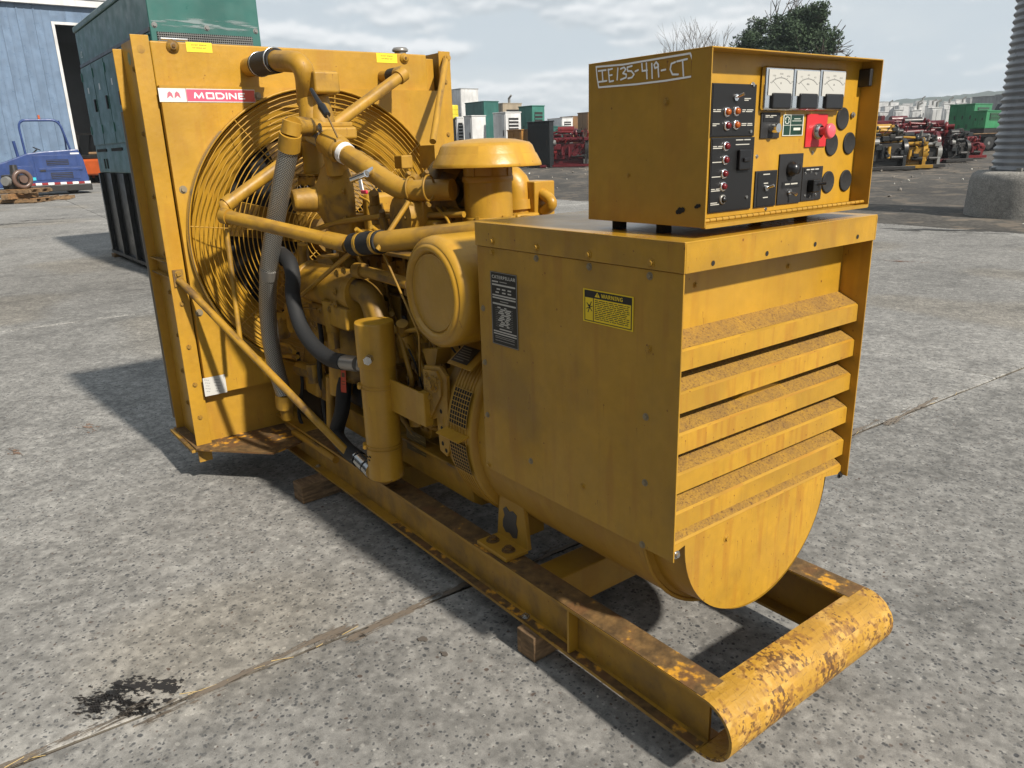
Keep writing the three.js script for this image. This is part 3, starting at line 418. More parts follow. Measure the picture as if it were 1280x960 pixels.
{ // control console on the lid
  const x0 = -0.1673, x1 = 0.1823, y0 = 1.3275, y1 = 1.6739, za = 0.3122, zb = -0.3292, t = 0.003, pxl = 0.132;
  const con = part(GS, 'control_console', [box(x0, x1, y1 - t, y1, zb, za, 0.001), box(x0, x1, y0, y1 - t, za - t, za - 0.0002, 0.001), box(x0, x1, y0, y1 - t, zb + 0.0002, zb + t), box(x0, x0 + t, y0, y1 - t, zb + t, za - t), box(x0, x1 - 0.012, y0, y0 + t, zb + t, za - t), box(x1 - 0.012, x1, y0 - 0.002, y0 + 0.006, zb + t, za - t)], paint(pS, 0.9, 0.8), { label: 'box shaped yellow control console with hooded instrument panel' });
  for (const x of [x0 + 0.06, x1 - 0.15]) for (const zz of [za - 0.045, zb + 0.06]) part(con, 'rubber_mount', cyl(V(x, 1.3054, zz), V(x, y0, zz), 0.017, 0.017, 14), M.rubber);
  for (const [X, Y, r] of [[361, 278, 0.005], [210, 573, 0.003]]) bolt(con, ez(...r6(X, Y), za), ZP, r, M.p[3]);
  for (const [X, Y, s] of [[415, 715, 1], [485, 697, 0.65]]) { const p = ez(...r6(X, Y), za + 0.0006), g = []; for (const [a, b, c] of [[0, 0, 0.0075], [0.008, 0.002, 0.006], [-0.006, -0.003, 0.005]]) g.push(disc(p.clone().add(V(a * s, b * s, 0)), ZP, c * s, 7)); part(con, 'paint_chip', g.map((q, i) => q.translate(0, 0, i * 0.0004)), M.core); }
  // hand-written stock number, traced stroke by stroke
  { const k = 180 / 1280, U = (X, Y) => ez(720 + X * k, 60 + Y * k, za), W = 1024, H = 512, xa = x0 + 0.005, xb = x0 + 0.30, ya = y1 - 0.15, yb = y1 - 0.002;
    const S = [[[182, 168], [420, 148], [700, 100], [1018, 48]], [[1018, 48], [1045, 120], [1055, 270]], [[1050, 250], [800, 290], [540, 322], [205, 350]], [[182, 168], [190, 260], [205, 350]], [[202, 205], [268, 196]], [[235, 200], [242, 298]], [[205, 302], [275, 292]], [[290, 190], [300, 300], [335, 292]], [[288, 195], [325, 185]], [[296, 245], [322, 240]], [[375, 180], [368, 282]], [[400, 185], [430, 172], [445, 190], [420, 225], [450, 235], [448, 262], [400, 282]], [[500, 160], [458, 172], [462, 205], [495, 205], [518, 235], [500, 262], [466, 270]], [[528, 208], [555, 196]], [[588, 140], [592, 205], [635, 198]], [[628, 135], [634, 272]], [[676, 140], [680, 268]], [[735, 150], [715, 125], [697, 150], [705, 180], [735, 165], [730, 140], [738, 255]], [[762, 200], [798, 192]], [[885, 125], [850, 140], [840, 190], [860, 235], [910, 235]], [[900, 120], [990, 98]], [[950, 110], [958, 246]]];
    const c = document.createElement('canvas'); c.width = W; c.height = H; const g = c.getContext('2d'); g.fillStyle = '#000'; g.fillRect(0, 0, W, H); g.strokeStyle = '#fff'; g.lineCap = g.lineJoin = 'round'; g.lineWidth = 13;
    for (const s of S) { g.beginPath(); s.forEach(([X, Y], i) => { const p = U(X, Y), a = (p.x - xa) / (xb - xa) * W, b = (1 - (p.y - ya) / (yb - ya)) * H; i ? g.lineTo(a, b) : g.moveTo(a, b); }); g.stroke(); }
    const al = new THREE.CanvasTexture(c); label(con, 'stock_number', rectZ(za + 0.0009, xa, xb, ya, yb), null, 0.6, { map: null, alphaMap: al, transparent: true, color: rgb(0.92, 0.91, 0.88) }); }
  // instrument panel
  const pan = part(con, 'instrument_panel', box(pxl - 0.004, pxl, y0 + 0.012, y1 - t, zb + t, za - t), M.panel);
  part(con, 'piano_hinge', [...Array(30)].map((_, i) => cyl(V(pxl + 0.036, y0 + 0.0125, za - 0.01 - i * 0.021), V(pxl + 0.036, y0 + 0.0125, za - 0.029 - i * 0.021), 0.0042, 0.0042, 8)), P[1]);
  const c = (X, Y, d = 0) => px(...r6(X, Y), 'x', pxl + d);
  const plate = (X0, Y0, X1, Y1, name, mat, th = 0.004) => { const a = c(X0, Y0), b = c(X1, Y1); return part(con, name, box(pxl + 0.0004, pxl + th, b.y, a.y, b.z, a.z, 0.001), mat); };
  const lettering = (w, h, bg, fn) => canvas(w, h, (g) => { g.fillStyle = bg; g.fillRect(0, 0, w, h); fn(g, w, h); });
  const printed = (X0, Y0, X1, Y1, name, tex, d = 0.0052, rough = 0.5) => { const a = c(X0, Y0), b = c(X1, Y1); return label(con, name, rectX(pxl + d, b.y, a.y, a.z, b.z), tex, rough); };
  const lines = (g, x, y, ws) => { g.fillStyle = '#b5b2a8'; for (const w of ws) { let q = x; for (const k of w) { g.fillRect(q, y, k, 6); q += k + 6; } y += 11; } };
  plate(541, 204, 706, 416, 'warning_light_panel', M.black); plate(537, 424, 692, 706, 'shutdown_light_panel', M.black);
  printed(543, 207, 703, 412, 'panel_lettering', lettering(256, 330, '#0d0d0e', (g) => { lines(g, 185, 86, [[40], [26]]); lines(g, 4, 160, [[14, 24], [44]]); lines(g, 176, 160, [[22, 40], [16, 40]]); lines(g, 4, 250, [[40], [22]]); lines(g, 176, 250, [[30, 30], [28, 34]]); }));
  printed(539, 428, 689, 702, 'panel_lettering', lettering(256, 470, '#0d0d0e', (g) => { lines(g, 140, 8, [[46, 40]]); lines(g, 140, 38, [[86]]); lines(g, 4, 46, [[24, 26], [54]]); lines(g, 4, 146, [[56]]); lines(g, 4, 240, [[56]]); lines(g, 4, 320, [[22, 30], [58]]); lines(g, 4, 410, [[40], [52]]); }));
  const lampMat = { red: std({ color: rgb(0.12, 0.005, 0.008), roughness: 0.15 }), amber: std({ color: rgb(0.32, 0.07, 0.006), roughness: 0.15 }), black: M.blackGloss };
  for (const [X, Y, k] of [[602, 320, 'amber'], [640, 317, 'amber'], [602, 375, 'red'], [638, 372, 'amber'], [598, 457, 'red'], [595, 512, 'red'], [590, 567, 'red'], [586, 618, 'red'], [584, 670, 'black']]) {
    const p = c(X, Y, 0.005); const b = part(con, 'indicator_bezel', lathe([[0.0105, 0], [0.0105, 0.003], [0.0085, 0.0045], [0.007, 0.004]], p, XP, 20), k === 'black' ? M.galv : M.chrome);
    part(con, 'indicator_lens', lathe([[0.0072, 0], [0.0070, 0.006], [0.005, 0.0095], [0, 0.0105]], p, XP, 18), lampMat[k]);
  }
  const toggle = (X, Y, up = 1) => { const p = c(X, Y, 0.004); part(con, 'toggle_switch', [cyl(p, p.clone().add(V(0.005, 0, 0)), 0.0075, 0.0075, 6), cyl(p.clone().add(V(0.004, 0, 0)), p.clone().add(V(0.02, 0.006 * up, -0.004)), 0.0024, 0.0036, 8)], M.chrome); };
  toggle(636, 262); { const a = c(637, 470, 0), b = c(680, 550, 0); part(con, 'circuit_breaker', [box(pxl + 0.004, pxl + 0.014, b.y, a.y, b.z, a.z, 0.003), box(pxl + 0.013, pxl + 0.019, mix(b.y, a.y, 0.4), mix(b.y, a.y, 0.6), b.z + 0.01, a.z - 0.01, 0.002)], M.blackGloss); }
  // three meters
  const face = (unit) => canvas(192, 192, (g, w, h) => { g.fillStyle = '#b3b2ac'; g.fillRect(0, 0, w, h); g.strokeStyle = '#2a2a28'; g.fillStyle = '#2a2a28'; const cx = 96, cy = 150; g.lineWidth = 2.5; g.beginPath(); g.arc(cx, cy, 88, Math.PI * 1.18, Math.PI * 1.82); g.stroke(); for (let i = 0; i <= 20; i++) { const a = Math.PI * (1.18 + 0.64 * i / 20), r = i % 5 ? 95 : 102; g.beginPath(); g.moveTo(cx + Math.cos(a) * 88, cy + Math.sin(a) * 88); g.lineTo(cx + Math.cos(a) * r, cy + Math.sin(a) * r); g.stroke(); if (i % 5 === 0) { g.font = '17px sans-serif'; g.textAlign = 'center'; g.fillText(unit[1][i / 5], cx + Math.cos(a) * 118, cy + Math.sin(a) * 118 + 6); } } g.font = 'bold 20px sans-serif'; g.fillText(unit[0], cx, 108); g.lineWidth = 2; g.beginPath(); g.moveTo(cx, cy); g.lineTo(cx - 62, cy - 62); g.stroke(); });
  [[738, 136, 843, 316, ['V', ['0', '150', '300', '450', '600']]], [850, 142, 948, 316, ['Hz', ['55', '57', '60', '62', '65']]], [956, 146, 1050, 316, ['A', ['0', '150', '300', '450', '600']]]].forEach(([X0, Y0, X1, Y1, un]) => {
    const a = c(X0 + 2, Y0), b = c(X1 - 4, Y1), D = 0.016, w = a.z - b.z, h = a.y - b.y;
    const fr = part(con, 'gauge', box(pxl, pxl + D, b.y, a.y, b.z, a.z, 0.006), M.chrome);
    label(fr, 'gauge_face', rectX(pxl + D + 0.0012, b.y + h * 0.34, a.y - 0.007, a.z - 0.0075, b.z + 0.0065), face(un), 0.25);
    part(fr, 'gauge_cover', box(pxl + D - 0.002, pxl + D + 0.006, b.y + 0.003, b.y + h * 0.40, b.z + w * 0.12, a.z - w * 0.20, 0.005), M.blackGloss);
  });
  plate(738, 322, 806, 424, 'key_switch_plate', M.black); { const p = c(780, 385, 0.004); part(con, 'key_switch', [cyl(p, p.clone().add(V(0.02, 0, 0)), 0.0105, 0.0098, 20)], M.chrome); printed(745, 325, 800, 358, 'switch_lettering', lettering(96, 60, '#0d0d0e', (g) => lines(g, 10, 14, [[30, 38], [20, 26]]))); }
  printed(828, 330, 903, 414, 'maker_plate', lettering(160, 180, '#123427', (g, w, h) => { g.strokeStyle = '#c7c8be'; g.lineWidth = 7; g.strokeRect(3, 3, w - 6, h - 6); g.lineWidth = 4; g.beginPath(); g.moveTo(58, 0); g.lineTo(58, h); g.moveTo(0, 90); g.lineTo(w, 90); g.stroke(); g.lineWidth = 6; g.beginPath(); g.arc(31, 34, 14, 2.4, 7.2); g.stroke(); g.beginPath(); g.arc(31, 62, 14, -0.9, 3.9); g.stroke(); g.fillStyle = '#c7c8be'; g.fillRect(84, 34, 50, 6); g.fillRect(70, 52, 74, 5); g.fillRect(84, 112, 54, 22); }), 0.002, 0.3);
  plate(921, 328, 992, 458, 'emergency_stop_plate', M.red); { const p = c(962, 398, 0.004); part(con, 'emergency_stop_collar', lathe([[0.018, 0], [0.018, 0.008], [0.013, 0.013]], p, XP, 24), M.steel); part(con, 'emergency_stop_button', lathe([[0.009, 0.01], [0.009, 0.026], [0.0165, 0.029], [0.0175, 0.036], [0.014, 0.041], [0, 0.0425]], p, XP, 24), std({ color: rgb(0.72, 0.10, 0.13), roughness: 0.35 })); }
  for (const [X, Y] of [[1064, 347], [1020, 450], [1090, 445], [1005, 600], [1075, 594]]) { const p = c(X, Y, 0.0004); part(con, 'hole_plug', lathe([[0.0262, 0], [0.0262, 0.003], [0.024, 0.0042], [0.02, 0.002], [0.008, 0.0005], [0, 0.0005]], p, XP, 32), M.rubber); }
  plate(715, 557, 791, 694, 'switch_plate', M.black); toggle(757, 624); printed(722, 562, 786, 690, 'switch_lettering', lettering(110, 190, '#0d0d0e', (g) => { lines(g, 30, 10, [[40]]); lines(g, 36, 60, [[26]]); lines(g, 36, 140, [[30]]); }));
  plate(812, 489, 890, 681, 'rheostat_plate', M.black); { const p = c(858, 548, 0.004); part(con, 'rheostat_knob', lathe([[0.017, 0], [0.017, 0.007], [0.012, 0.010], [0.0115, 0.02], [0, 0.021]], p, XP, 20), M.blackGloss); toggle(850, 640, -1); printed(818, 600, 884, 618, 'switch_lettering', lettering(100, 26, '#0d0d0e', (g) => lines(g, 16, 8, [[28, 40]]))); }
  plate(904, 541, 972, 668, 'selector_plate', M.black); { const p = c(938, 610, 0.004); part(con, 'selector_switch', [box(p.x, p.x + 0.018, p.y - 0.018, p.y + 0.012, p.z - 0.014, p.z + 0.014, 0.003), cyl(p.clone().add(V(0.016, 0, 0)), p.clone().add(V(0.034, 0.003, -0.012)), 0.003, 0.0035, 8)], M.blackGloss); printed(908, 544, 968, 556, 'switch_lettering', lettering(100, 20, '#0d0d0e', (g) => lines(g, 12, 6, [[20, 24, 24]]))); for (const [X, Y] of [[918, 565], [940, 560], [960, 567], [915, 655], [935, 658], [958, 650]]) bolt(con, c(X, Y, 0.0045), XP, 0.0022, M.steel); }
  { const a = c(1142, 150), b = c(1163, 222); part(con, 'door_latch', box(pxl - 0.002, pxl + 0.03, b.y, a.y, zb + 0.004, zb + 0.017, 0.003), M.black); }
  for (const [X, Y, r] of [[707, 212, 0.004], [696, 398, 0.004], [679, 660, 0.004], [723, 498, 0.003], [945, 484, 0.003], [1108, 332, 0.0048], [758, 708, 0.003]]) bolt(con, c(X, Y, r < 0.004 ? 0 : 0.004), XP, r, r === 0.0048 ? M.galv : M.steel);
}
{ // radiator
  const xr = -2.377, zo = 0.767, yt = 1.978;
  for (const s of [1, -1]) {
    const ch = part(GS, 'side_channel', [box(xr - 0.006, xr, 0.19, yt, s * (zo - 0.07), s * zo, 0.002), box(xr - 0.33, xr - 0.006, 0.19, yt - 0.002, s * (zo - 0.040), s * (zo - 0.034)), box(xr - 0.336, xr - 0.33, 0.19, yt - 0.02, s * (zo - 0.07), s * (zo + 0.004), 0.002)], M.p[0], { label: 'tall channel forming the radiator side frame' });
    part(ch, 'edge_seal', box(xr - 0.3415, xr - 0.3365, 0.25, yt - 0.28, s * (zo - 0.05), s * (zo + 0.012)), M.galv);
    for (const y of [1.05, 0.985]) part(ch, 'bracket', box(xr - 0.328, xr - 0.008, y, y + 0.006, s * (zo - 0.034), s * (zo - 0.004)), M.grime);
    for (const y of [1.86, 1.6, 1.33, 1.08, 0.9, 0.7, 0.52, 0.36]) { bolt(ch, V(xr - 0.17 + (y * 37 % 1 - 0.5) * 0.04, y, s * (zo - 0.034)), V(0, 0, s), 0.009, M.grime); if (y < 1 || s < 0) bolt(ch, V(xr, y - 0.03, s * (zo - 0.035)), XP, 0.008, M.grime); }
    part(ch, 'lifting_hole', [disc(V(xr + 0.0007, yt - 0.055, s * (zo - 0.034)), XP, 0.016, 20)], M.grime); part(ch, 'lifting_hole', [disc(V(xr - 0.22, yt - 0.07, s * (zo - 0.0333)), V(0, 0, s), 0.026, 20)], flat(0.06, 0.2, 0.17));
    part(ch, 'shelf_foot', [box(xr - 0.36, xr + 0.02, 0.172, 0.186, s * 0.70, s * (zo + 0.03)), box(xr - 0.002, xr + 0.012, 0.115, 0.172, s * (zo - 0.06), s * zo), box(xr - 0.35, xr - 0.33, 0.12, 0.172, s * (zo - 0.05), s * zo)], M.grime);
  }
  const zi = zo - 0.0725;
  const tank = part(GS, 'radiator_top_tank', [box(xr - 0.30, xr - 0.004, 1.70, 1.958, -0.625, zi, 0.006), box(xr - 0.31, xr - 0.05, 1.70, 1.945, -zi, -0.627, 0.004)], M.p[0], { label: 'radiator header tank' });
  part(GS, 'radiator_core', box(xr - 0.29, xr - 0.15, 0.35, 1.70, -zi + 0.002, zi - 0.002), M.core);
  part(GS, 'radiator_bottom_tank', box(xr - 0.30, xr - 0.03, 0.188, 0.46, -zi, zi, 0.005), M.p[1]);
  const bt = (px_, py_, r) => { const p = ex(px_, py_, xr - 0.004); part(tank, 'plug_boss', lathe([[r, 0], [r, 0.006], [r * 0.7, 0.008], [r * 0.55, 0.016], [r * 0.5, 0.018], [0, 0.018]], p, XP, 22), M.eng[0]); bolt(tank, p.clone().add(V(0.016, 0, 0)), XP, r * 0.28, M.rust); };
  bt(215.5, 58, 0.026); bt(505, 73, 0.024);
  { const p = ex(500, 62, xr - 0.15); part(tank, 'filler_cap', [cyl(V(xr - 0.15, 1.955, p.z), V(xr - 0.15, 1.985, p.z), 0.03, 0.03, 20), lathe([[0.04, 0], [0.042, 0.008], [0.034, 0.018], [0, 0.022]], V(xr - 0.15, 1.985, p.z), YP, 20)], M.galv); }
  { const z0 = ex(215, 42, xr - 0.1).z; part(tank, 'drain_cock', [cyl(V(xr - 0.1, 1.957, z0), V(xr - 0.1, 1.98, z0), 0.012, 0.012, 8), cyl(V(xr - 0.1, 1.98, z0 + 0.05), V(xr - 0.1, 1.98, z0 - 0.06), 0.006, 0.006, 8)], M.steel); }
  const yl = (n) => canvas(256, 96, (g, w, h) => { g.fillStyle = '#e6cf2c'; g.fillRect(0, 0, w, h); g.fillStyle = '#3a3417'; g.font = 'bold 19px sans-serif'; g.textAlign = 'center'; g.fillText('DO NOT REMOVE', w / 2, 34); g.fillText('CAP WHILE HOT', w / 2, 62); });
  { const a = ex(232, 52, xr), b = ex(266, 66, xr); label(tank, 'caution_label', rectX(xr - 0.0025, b.y, a.y, a.z, b.z), yl(0)); } { const a = ex(470.5, 66, xr), b = ex(497, 79, xr); label(tank, 'caution_label', rectX(xr - 0.0025, b.y, a.y, a.z, b.z), yl(1)); }
  // shroud plate with a round hole and its flared throat
  const cy = 1.125, cz = 0.012, xs = xr + 0.028, R = 0.66;
  const hole = new THREE.Path(); hole.absarc(-cz, cy, R - 0.012, 0, Math.PI * 2, true);
  const sh = part(GS, 'fan_shroud', [extX([[-zi + 0.003, 0.438], [zi - 0.003, 0.438], [zi - 0.003, 1.785], [-zi + 0.003, 1.785]], xs - 0.004, xs, 0, [hole]), box(xr - 0.14, xs - 0.004, 1.774, 1.7845, -zi + 0.003, zi - 0.003), box(xr - 0.14, xs - 0.004, 0.4495, 1.7735, zi - 0.011, zi - 0.003), box(xr - 0.14, xs - 0.004, 0.4495, 1.7735, -zi + 0.003, -zi + 0.011), box(xr - 0.14, xs - 0.004, 0.439, 0.449, -zi + 0.003, zi - 0.003)], M.p[0], { label: 'square fan shroud plate with maker badge' });
  part(sh, 'throat', lathe([[R - 0.012, 0.03], [R - 0.013, -0.005], [R - 0.03, -0.03], [R - 0.10, -0.06], [R - 0.16, -0.075], [R - 0.19, -0.115]], V(xs, cy, cz), XP, 72), M.p[2]);
  { const a = ex(197, 110, xs), b = ex(319.5, 128.3, xs); label(sh, 'maker_badge', rectX(xs + 0.0022, b.y, a.y, a.z, b.z), canvas(768, 112, (g, w, h) => {
    g.fillStyle = '#dcdad4'; g.fillRect(0, 0, w, h); const gr = ['#c65a72', '#c4566a', '#c24d55']; g.fillStyle = gr[0]; g.fillRect(212, 6, 330, h - 12); g.fillStyle = gr[1]; g.fillRect(540, 6, 130, h - 12); g.fillStyle = '#cc5340'; g.fillRect(668, 6, 98, h - 12); g.fillStyle = '#8d8a82'; g.fillRect(206, 0, 5, h);
    g.fillStyle = '#bb6a78'; for (const x of [58, 114]) { g.beginPath(); g.moveTo(x, 86); g.lineTo(x + 8, 40); g.lineTo(x + 24, 24); g.lineTo(x + 42, 40); g.lineTo(x + 50, 86); g.lineTo(x + 26, 62); g.fill(); }
    g.strokeStyle = '#f2efe9'; g.lineWidth = 12; g.lineJoin = 'round'; const y0 = 36, y1 = 80; const poly = (p, cl) => { g.beginPath(); p.forEach(([x, y], i) => i ? g.lineTo(x, y) : g.moveTo(x, y)); if (cl) g.closePath(); g.stroke(); };
    poly([[272, y1], [280, y0], [306, y1 - 4], [332, y0], [342, y1]]); poly([[368, y0], [422, y0], [424, y1], [370, y1]], 1); poly([[446, y0], [488, y0], [506, y0 + 14], [506, y1 - 12], [492, y1], [448, y1]], 1); poly([[530, y0 - 6], [530, y1 + 6]]); poly([[554, y1 + 5], [554, y0], [606, y1], [606, y0 - 5]]); poly([[682, y0], [632, y0], [632, y1], [682, y1]]); poly([[634, 58], [674, 58]]);
  }), 0.35); }
  { const a = ex(253, 473, xs), b = ex(284, 490, xs); label(sh, 'serial_sticker', rectX(xs + 0.002, b.y, a.y, a.z, b.z), canvas(128, 72, (g, w, h) => { g.fillStyle = '#bdbcb6'; g.fillRect(0, 0, w, h); g.fillStyle = '#8f8f8c'; for (let i = 0; i < 26; i++) g.fillRect(6 + (i * 53) % 104, 6 + (i * 17) % 56, 8 + (i * 7) % 14, 3); })); }
  for (const [u, v] of [[229, 237], [322, 120], [249, 391]]) { const p = ex(u, v, xs); bolt(sh, p, XP, 0.011, M.boltGrey); }
  // wire guard: rings one by one on radial wires
  const xg = xs + 0.035, band = part(GS, 'fan_guard', [lathe([[R - 0.004, -0.034], [R + 0.002, -0.03], [R + 0.004, 0.0], [R + 0.001, 0.004], [R - 0.006, 0.0], [R - 0.007, -0.03]], V(xg, cy, cz), XP, 96)], M.p[2], { label: 'round wire fan guard with rim worn to bare metal' });
  part(band, 'worn_rim', lathe([[R + 0.0045, -0.026], [R + 0.0055, -0.004], [R + 0.004, 0.0025]], V(xg, cy, cz), XP, 96).index ? (() => { const g = new THREE.LatheGeometry([[R + 0.005, -0.03], [R + 0.0058, -0.002], [R + 0.002, 0.0048]].map((p) => new THREE.Vector2(...p)), 60, -0.8, 1.75); const q = g.clone(); return orient(q, V(xg, cy, cz), XP); })() : new THREE.BufferGeometry(), M.steel, { label: 'rim worn to bare steel' });
  for (let i = 0; i < 26; i++) { const rr = R - 0.02 - i * 0.0205; part(band, 'guard_ring', torus(V(xg + 0.006 + 0.028 * Math.sin((1 - rr / R) * 1.4), cy, cz), XP, rr, 0.0024, 64, 5), M.p[i % 3]); }
  for (let k = 0; k < 8; k++) { const a = 0.13 + k / 8 * Math.PI * 2, pt = []; for (let i = 0; i <= 8; i++) { const rr = 0.12 + (R - 0.122) * i / 8; pt.push(V(xg + 0.0015 + 0.028 * Math.sin((1 - rr / R) * 1.4), cy + Math.sin(a) * rr, cz + Math.cos(a) * rr)); } part(band, 'guard_spoke', tube(pt, 0.0026, 5, 10), M.p[1]); }
  // fan
  const hub = part(GS, 'fan', [cyl(V(xr - 0.12, cy, cz), V(xr + 0.10, cy, cz), 0.1, 0.1, 24), cyl(V(xr + 0.1, cy, cz), V(-1.95, cy, cz), 0.05, 0.05, 16)], M.eng[2]);
  for (let k = 0; k < 6; k++) { const g = ext([[-0.075, 0.08], [0.075, 0.08], [0.095, 0.46], [-0.095, 0.46]], 0.006, 0).rotateY(Math.PI / 2 - 0.55); g.rotateX(k / 6 * Math.PI * 2 + 0.3).translate(xr - 0.05, cy, cz); part(hub, 'fan_blade', g, M.eng[3]); }
  // tray under the radiator
  const tr = [[-2.73, 0.78], [-2.34, 0.78], [-2.30, 0.75], [-2.045, 0.52], [-2.10, 0.36], [-2.73, 0.30]];
  for (const s of [1, -1]) part(GS, 'bottom_tray', extY(tr.map(([x, z]) => [x, -z * s]), 0.187, 0.195), M.rust, { label: 'rusty plate shelf beside the skid below the radiator' });
  // braces
  const a = ex(224, 350, xr + 0.012), b = ey(461, 593, 0.262); const br = part(GS, 'brace', [cyl(a, b, 0.0165, 0.0165, 14), box(xr + 0.001, xr + 0.008, a.y - 0.03, a.y + 0.045, a.z - 0.022, a.z + 0.022)], M.eng[0], { label: 'tubular brace from the radiator frame down to the skid rail' });
  bolt(br, V(xr + 0.008, a.y + 0.025, a.z), XP, 0.01, M.grime);
  const m1 = a.clone().lerp(b, 0.40); part(GS, 'guard_strut', [cyl(ex(283, 288, -2.19), ex(301, 432, -2.12), 0.011, 0.011, 10)], M.eng[1]);
  const c1 = V(xr + 0.01, 1.945, -0.735), c2 = ex(541, 177, -2.0); const b2 = part(GS, 'brace', [cyl(c1, V(c2.x, c2.y, c2.z), 0.016, 0.016, 14)], M.eng[1]); bolt(b2, c1.clone().add(V(0.016, 0, 0)), XP, 0.012, M.p[1]);
  part(GS, 'brace', [cyl(V(xr + 0.012, 0.978, -0.726), V(-1.39, 0.262, -0.374), 0.0165, 0.0165, 12)], M.eng[0]);
}
{ // engine
  const blk = part(GS, 'engine_block', [box(-1.98, -0.86, 0.42, 0.98, -0.13, 0.13, 0.02), box(-1.5, -0.9, 0.60, 0.80, 0.13, 0.16, 0.01)], E[3], { label: 'six cylinder engine block' });
  for (let i = 0; i < 6; i++) part(blk, 'core_plug_cover', [box(-1.90 + i * 0.175, -1.77 + i * 0.175, 0.83, 0.95, 0.13, 0.155, 0.008)], E[i % 4]);
  for (let i = 0; i < 12; i++) bolt(blk, V(-1.89 + i * 0.088, 0.815, 0.13), ZP, 0.008, E[2]);
  const head = part(GS, 'cylinder_head', [box(-1.96, -0.88, 0.985, 1.095, -0.15, 0.15, 0.01)], E[0]);
  for (let i = 0; i < 13; i++) bolt(head, V(-1.92 + i * 0.083, 1.06, 0.15), ZP, 0.008, E[2]);
  const vc = part(GS, 'valve_cover', [box(-1.94, -0.92, 1.097, 1.19, -0.11, 0.11, 0.025)], E[1]);
  for (let i = 0; i < 5; i++) bolt(vc, V(-1.85 + i * 0.2, 1.19, 0), YP, 0.012, E[0]);
  // oil pan and flywheel housing
  const pan = part(GS, 'oil_pan', [extX([[-0.2, 0.42], [-0.24, 0.40], [-0.22, 0.295], [-0.19, 0.275], [0.19, 0.275], [0.22, 0.295], [0.24, 0.40], [0.2, 0.42]], -1.96, -0.86, 0.006)], E[1], { label: 'engine oil pan' });
  const fly = part(GS, 'flywheel_housing', [lathe([[0.30, 0], [0.335, 0.006], [0.338, 0.05], [0.31, 0.06]], V(-0.865, 0.615, 0), XP, 56), cyl(V(-0.86, 0.615, 0), V(-0.81, 0.615, 0), 0.30, 0.30, 40)], E[1]);
  const brk = [[-0.985, 0.83], [-0.86, 0.85], [-0.80, 0.81], [-0.80, 0.62], [-0.82, 0.54], [-0.87, 0.53], [-0.90, 0.58], [-0.985, 0.74]];
  const mb = part(GS, 'mount_bracket', [extZ([[-0.955, 0.80], [-0.86, 0.815], [-0.822, 0.79], [-0.828, 0.53], [-0.845, 0.505], [-0.885, 0.515], [-0.895, 0.63], [-0.965, 0.60], [-0.965, 0.72]], 0.322, 0.332, 0.002), extZ([[-0.95, 0.79], [-0.87, 0.80], [-0.845, 0.77], [-0.848, 0.72], [-0.92, 0.625], [-0.955, 0.63]], 0.334, 0.342, 0.001)], E[1]);
  for (const [x, y, r] of [[-0.89, 0.752, 0.02], [-0.93, 0.775, 0.008], [-0.865, 0.775, 0.008], [-0.91, 0.70, 0.008]]) bolt(mb, V(x, y, 0.343), ZP, r, E[0]);
  for (const y of [0.66, 0.6, 0.545]) part(mb, 'bolt_hole', disc(V(-0.865, y, 0.3346), ZP, 0.008, 12), M.core); part(mb, 'bolt_hole', disc(V(-0.845, 0.525, 0.3346), ZP, 0.008, 12), M.core);
  label(pan, 'engine_plate', [ez(508, 535, 0.247), ez(534, 555, 0.247), ez(533, 580, 0.247), ez(508, 560, 0.247)].map((p, i) => [ez(509, 560, 0.2478), ez(533, 572, 0.2478), ez(532, 547, 0.2478), ez(508, 535, 0.2478)][i]), canvas(96, 96, (g, w, h) => { g.fillStyle = '#5a4a22'; g.fillRect(0, 0, w, h); g.fillStyle = '#8a7a4a'; for (let i = 0; i < 30; i++) g.fillRect(6 + (i * 41) % 76, 6 + (i * 29) % 80, 10 + (i * 7) % 16, 3); }));
  part(GS, 'pan_flange', box(-1.95, -0.86, 0.412, 0.424, -0.262, 0.262, 0.003), E[0]);
  // heater canister with its hoses
  const cb = ez(483, 592, 0.375), ct = ez(471, 407, 0.375), can = part(GS, 'heater_canister', [cyl(V(cb.x, cb.y, 0.375), V(cb.x + 0.005, 0.915, 0.375), 0.066, 0.066, 32), lathe([[0.066, 0], [0.0675, -0.004], [0.06, -0.012], [0, -0.014]], V(cb.x, cb.y, 0.375), YP, 32)], M.p[2], { label: 'upright yellow coolant heater canister above the skid rail' });
  const cx = cb.x + 0.002;
  part(can, 'top_cap', lathe([[0.0705, 0], [0.0705, 0.155], [0.068, 0.162], [0, 0.163]], V(cx, 0.758, 0.375), YP, 32), M.p[2]);
  for (const y of [0.69, 0.455]) part(can, 'hose_clamp', [torus(V(cx, y, 0.375), YP, 0.0675, 0.0022, 32, 5), torus(V(cx, y - 0.014, 0.375), YP, 0.0675, 0.0022, 32, 5), cyl(V(cx - 0.05, y - 0.007, 0.43), V(cx - 0.012, y - 0.007, 0.448), 0.008, 0.008, 8)], M.p[0]);
  part(can, 'pipe_plug', [cyl(V(cx + 0.045, 0.80, 0.425), V(cx + 0.075, 0.80, 0.45), 0.016, 0.016, 6)], M.steel);
  for (const [dx, dy] of [[0.0, 0.40], [-0.012, 0.41], [0.008, 0.415]]) part(can, 'paint_chip', box(cx + dx - 0.006, cx + dx + 0.006, dy - 0.0025, dy + 0.0025, 0.4405, 0.4425), M.core);
  part(can, 'support_strap', [box(cx + 0.06, -0.955, 0.595, 0.715, 0.36, 0.366), box(-0.96, -0.92, 0.595, 0.715, 0.33, 0.366, 0.004)], M.p[1]);
